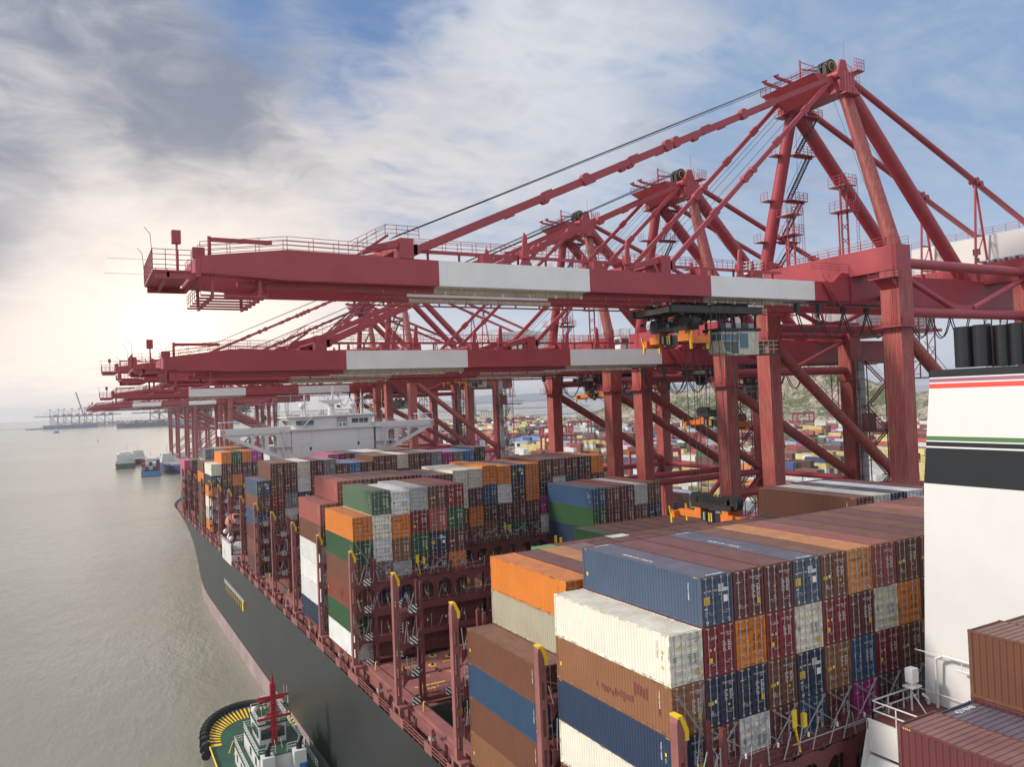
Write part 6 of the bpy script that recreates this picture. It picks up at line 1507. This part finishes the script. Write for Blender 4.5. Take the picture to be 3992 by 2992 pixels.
coaster('ferry', (24, 860, -37), R(180), 60, 14, pmat('vessel_red', (.25, .03, .03), .5), 'white and red decked vessel moored behind the feeder', 'vessel', 'aft')
# white stacked structure on the green vessel
o = coaster('harbour_boat', (-95, 2826, -37), R(190), 34, 13, m_tugblue, 'small blue boat alone out on the water', 'boat', 'aft'); 
coaster('service_vessel', (-198, 3790, -37), R(95), 62, 14, pmat('vessel_azure', (.04, .15, .40), .5), 'bright blue vessel at the breakwater left of the far cranes', 'vessel', 'aft')
by = empty('buoy', (.4, 1666, -37), 0, 'small yellow channel buoy floating off the quay', 'buoy')
b = MB(); b.tube((0, 0, -.5), (0, 0, 1.5), 1.6, 12); b.build('float', m_yellow, by); b = MB(); b.tube((0, 0, 1.5), (0, 0, 6.5), .9, 8, 0, .35); b.box(-.9, .9, -.9, .9, 6.5, 7.6); b.build('tower', m_yellow, by)
def far_ship(loc, rz, L, W, fb, hm, label, house, text=None, cargo=.6):
    r_ = empty('distant_container_ship', loc, rz, label, 'container ship'); b = MB(); boat_hull(b, L, W, .3, fb, 0, 4, .18); b.build('hull', hm, r_)
    b = MB(); b.box(-W * .42, W * .42, house * L - 8, house * L + 8, fb, fb + 32); b.box(-W * .5, W * .5, house * L - 4, house * L + 4, fb + 29, fb + 32); b.tube((0, house * L, fb + 32), (0, house * L, fb + 42), .6, 6); b.build('superstructure', m_white, r_)
    rr = random.Random(int(L)); b = MB(); cols = 'brwoymU'; ms = []
    for c in cols: ms.append(pmat('far_' + c, COLS[c][1], .6, var=.05))
    for i in range(int(L / 15)):
        y = -L * .44 + i * 15
        if abs(y + 6 - house * L) < 15: continue
        for j in range(int(W / 2.6)):
            for k in range(rr.randint(0, int(6 * cargo) + 1)): b.box(-W / 2 + .3 + j * 2.55, -W / 2 + 2.7 + j * 2.55, y, y + 12.2, fb + k * 2.6, fb + 2.6 + k * 2.6, rr.randrange(len(cols)))
    tag(b.build('container_stack', ms, r_), kind='stuff')
    if text:
        b = MB(); b.text(text, (-W / 2 - .5, L * .32, fb * .42), (0, -1, 0), Z, fb * .5); b.build('hull_lettering', m_wht, r_)
    return r_
far_ship((-62, 3720, -37), R(-90), 200, 32, 15, pmat('far_hull_blue', (.045, .07, .18), .5), 'blue container ship lying at the far terminal, white house at left', -.34, None, .3)
far_ship((205, 3165, -37), R(90), 235, 40, 17, pmat('far_hull_dark', (.03, .035, .08), .5), 'dark container ship at the far berth, part laden, behind the striped booms', -.3)
far_ship((375, 3080, -37), R(90), 250, 42, 18, pmat('far_hull_cobalt', (.02, .09, .30), .5), 'cobalt blue container ship with large white lettering seen between crane legs', .2, 'COSCO SHIPPING')
b = MB(); b.box(-190, 2200, 3860, 4600, -40, -33.4); b.box(-70, 2200, 3745, 4600, -40, -33.5); b.box(120, 2200, 3200, 3745, -40, -33.5); tag(b.build('far_terminal_quay', m_conc), kind='structure')
b = MB(); b.hexa([(-1100, 4700, -40), (-60, 4000, -40), (-60, 4030, -40), (-1100, 4730, -40), (-1100, 4705, -34.5), (-60, 4005, -34.5), (-60, 4020, -34.5), (-1100, 4720, -34.5)]); tag(b.build('far_breakwater', m_conc), kind='structure')
rr = random.Random(4); b = MB(); ms = [pmat('far_' + c, COLS[c][1], .6, var=.05) for c in 'brwoymU']
for i in range(70):
    for j in range(14):
        x, y = -60 + i * 16 + rr.uniform(-2, 2), (3880 if i < 12 else 3290) + j * 30
        h = rr.randint(1, 5); b.box(x, x + 13, y, y + 12, -33.5, -33.5 + h * 2.6, rr.randrange(7))
tag(b.build('far_container_stacks', ms), 'hazy container stacks on the far terminal', 'containers', kind='stuff')
def far_crane(x, y, label, up=False, sc=1.0):
    r_ = empty('distant_crane', (x, y, -33.5), 0, label, 'gantry crane', 'hazy cranes on the far terminal')
    mm = pmat('far_crane_paint', (.10, .025, .025), .6, var=.05)
    b = MB()
    for lx in (0, 30):
        for ly in (-9, 9): b.box(lx - 1.3, lx + 1.3, ly - 1.3, ly + 1.3, 0, 48)
    for ly in (-9, 9): b.box(0, 30, ly - 1, ly + 1, 17, 19.5); b.box(0, 30, ly - 1, ly + 1, 45, 48); b.beam((0, ly, 44), (30, ly, 19), 1.6, 1.6)
    b.build('portal', mm, r_)
    b = MB(); b.box(-2, 62, -3, 3, 47, 51); b.box(14, 30, -7, 7, 51, 57)
    if up: b.beam((-3, 0, 50), (-30, 0, 150), 4, 5)
    else: b.box(-64, -2, -3, 3, 47.5, 51)
    b.build('boom', [mm], r_)
    b = MB(); b.beam((0, -8, 48), (2, 0, 80), 1.8, 1.8); b.beam((0, 8, 48), (2, 0, 80), 1.8, 1.8); b.beam((2, 0, 80), (40, 0, 50), 1.2, 1.2)
    if not up: b.beam((2, 0, 80), (-58, 0, 51), .9, .9); b.beam((2, 0, 80), (-28, 0, 51), .9, .9)
    else: b.beam((2, 0, 80), (-20, 0, 104), .8, .8)
    b.box(-1.5, 5.5, -3, 3, 79, 82); b.build('mast', mm, r_)
fl = [(-150, 4150), (-115, 4050), (-92, 3980), (-60, 3900), (-33, 3810), (-12, 3790), (35, 3790), (66, 3785), (205, 3240), (238, 3235), (300, 3230), (345, 3225), (392, 3220), (450, 3215), (520, 3210), (585, 3205)]
nm = ['leftmost', 'second', 'third', 'fourth', 'fifth', 'sixth', 'seventh', 'eighth', 'ninth', 'tenth', 'eleventh', 'twelfth', 'thirteenth', 'fourteenth', 'fifteenth', 'rightmost']
for i, (x, y) in enumerate(fl): far_crane(x, y, 'hazy gantry crane on the far terminal, %s from the left%s' % (nm[i], ', boom raised' if i == 5 else ''), i == 5)
# ---------------------------------------------------------------- air
hz = D.materials.new('sea_haze'); hz.use_nodes = True; nt = hz.node_tree; nt.nodes.clear(); g = G(nt)
pv = g.n('ShaderNodeVolumePrincipled', {'Color': (.93, .95, 1.0, 1), 'Density': .00011, 'Anisotropy': .35})
nt.links.new(pv.outputs[0], g.n('ShaderNodeOutputMaterial').inputs[1])
b = MB(); b.box(-12900, 12900, -12900, 12900, -62, 125); hzo = b.build('haze', hz); tag(hzo, kind='stuff')
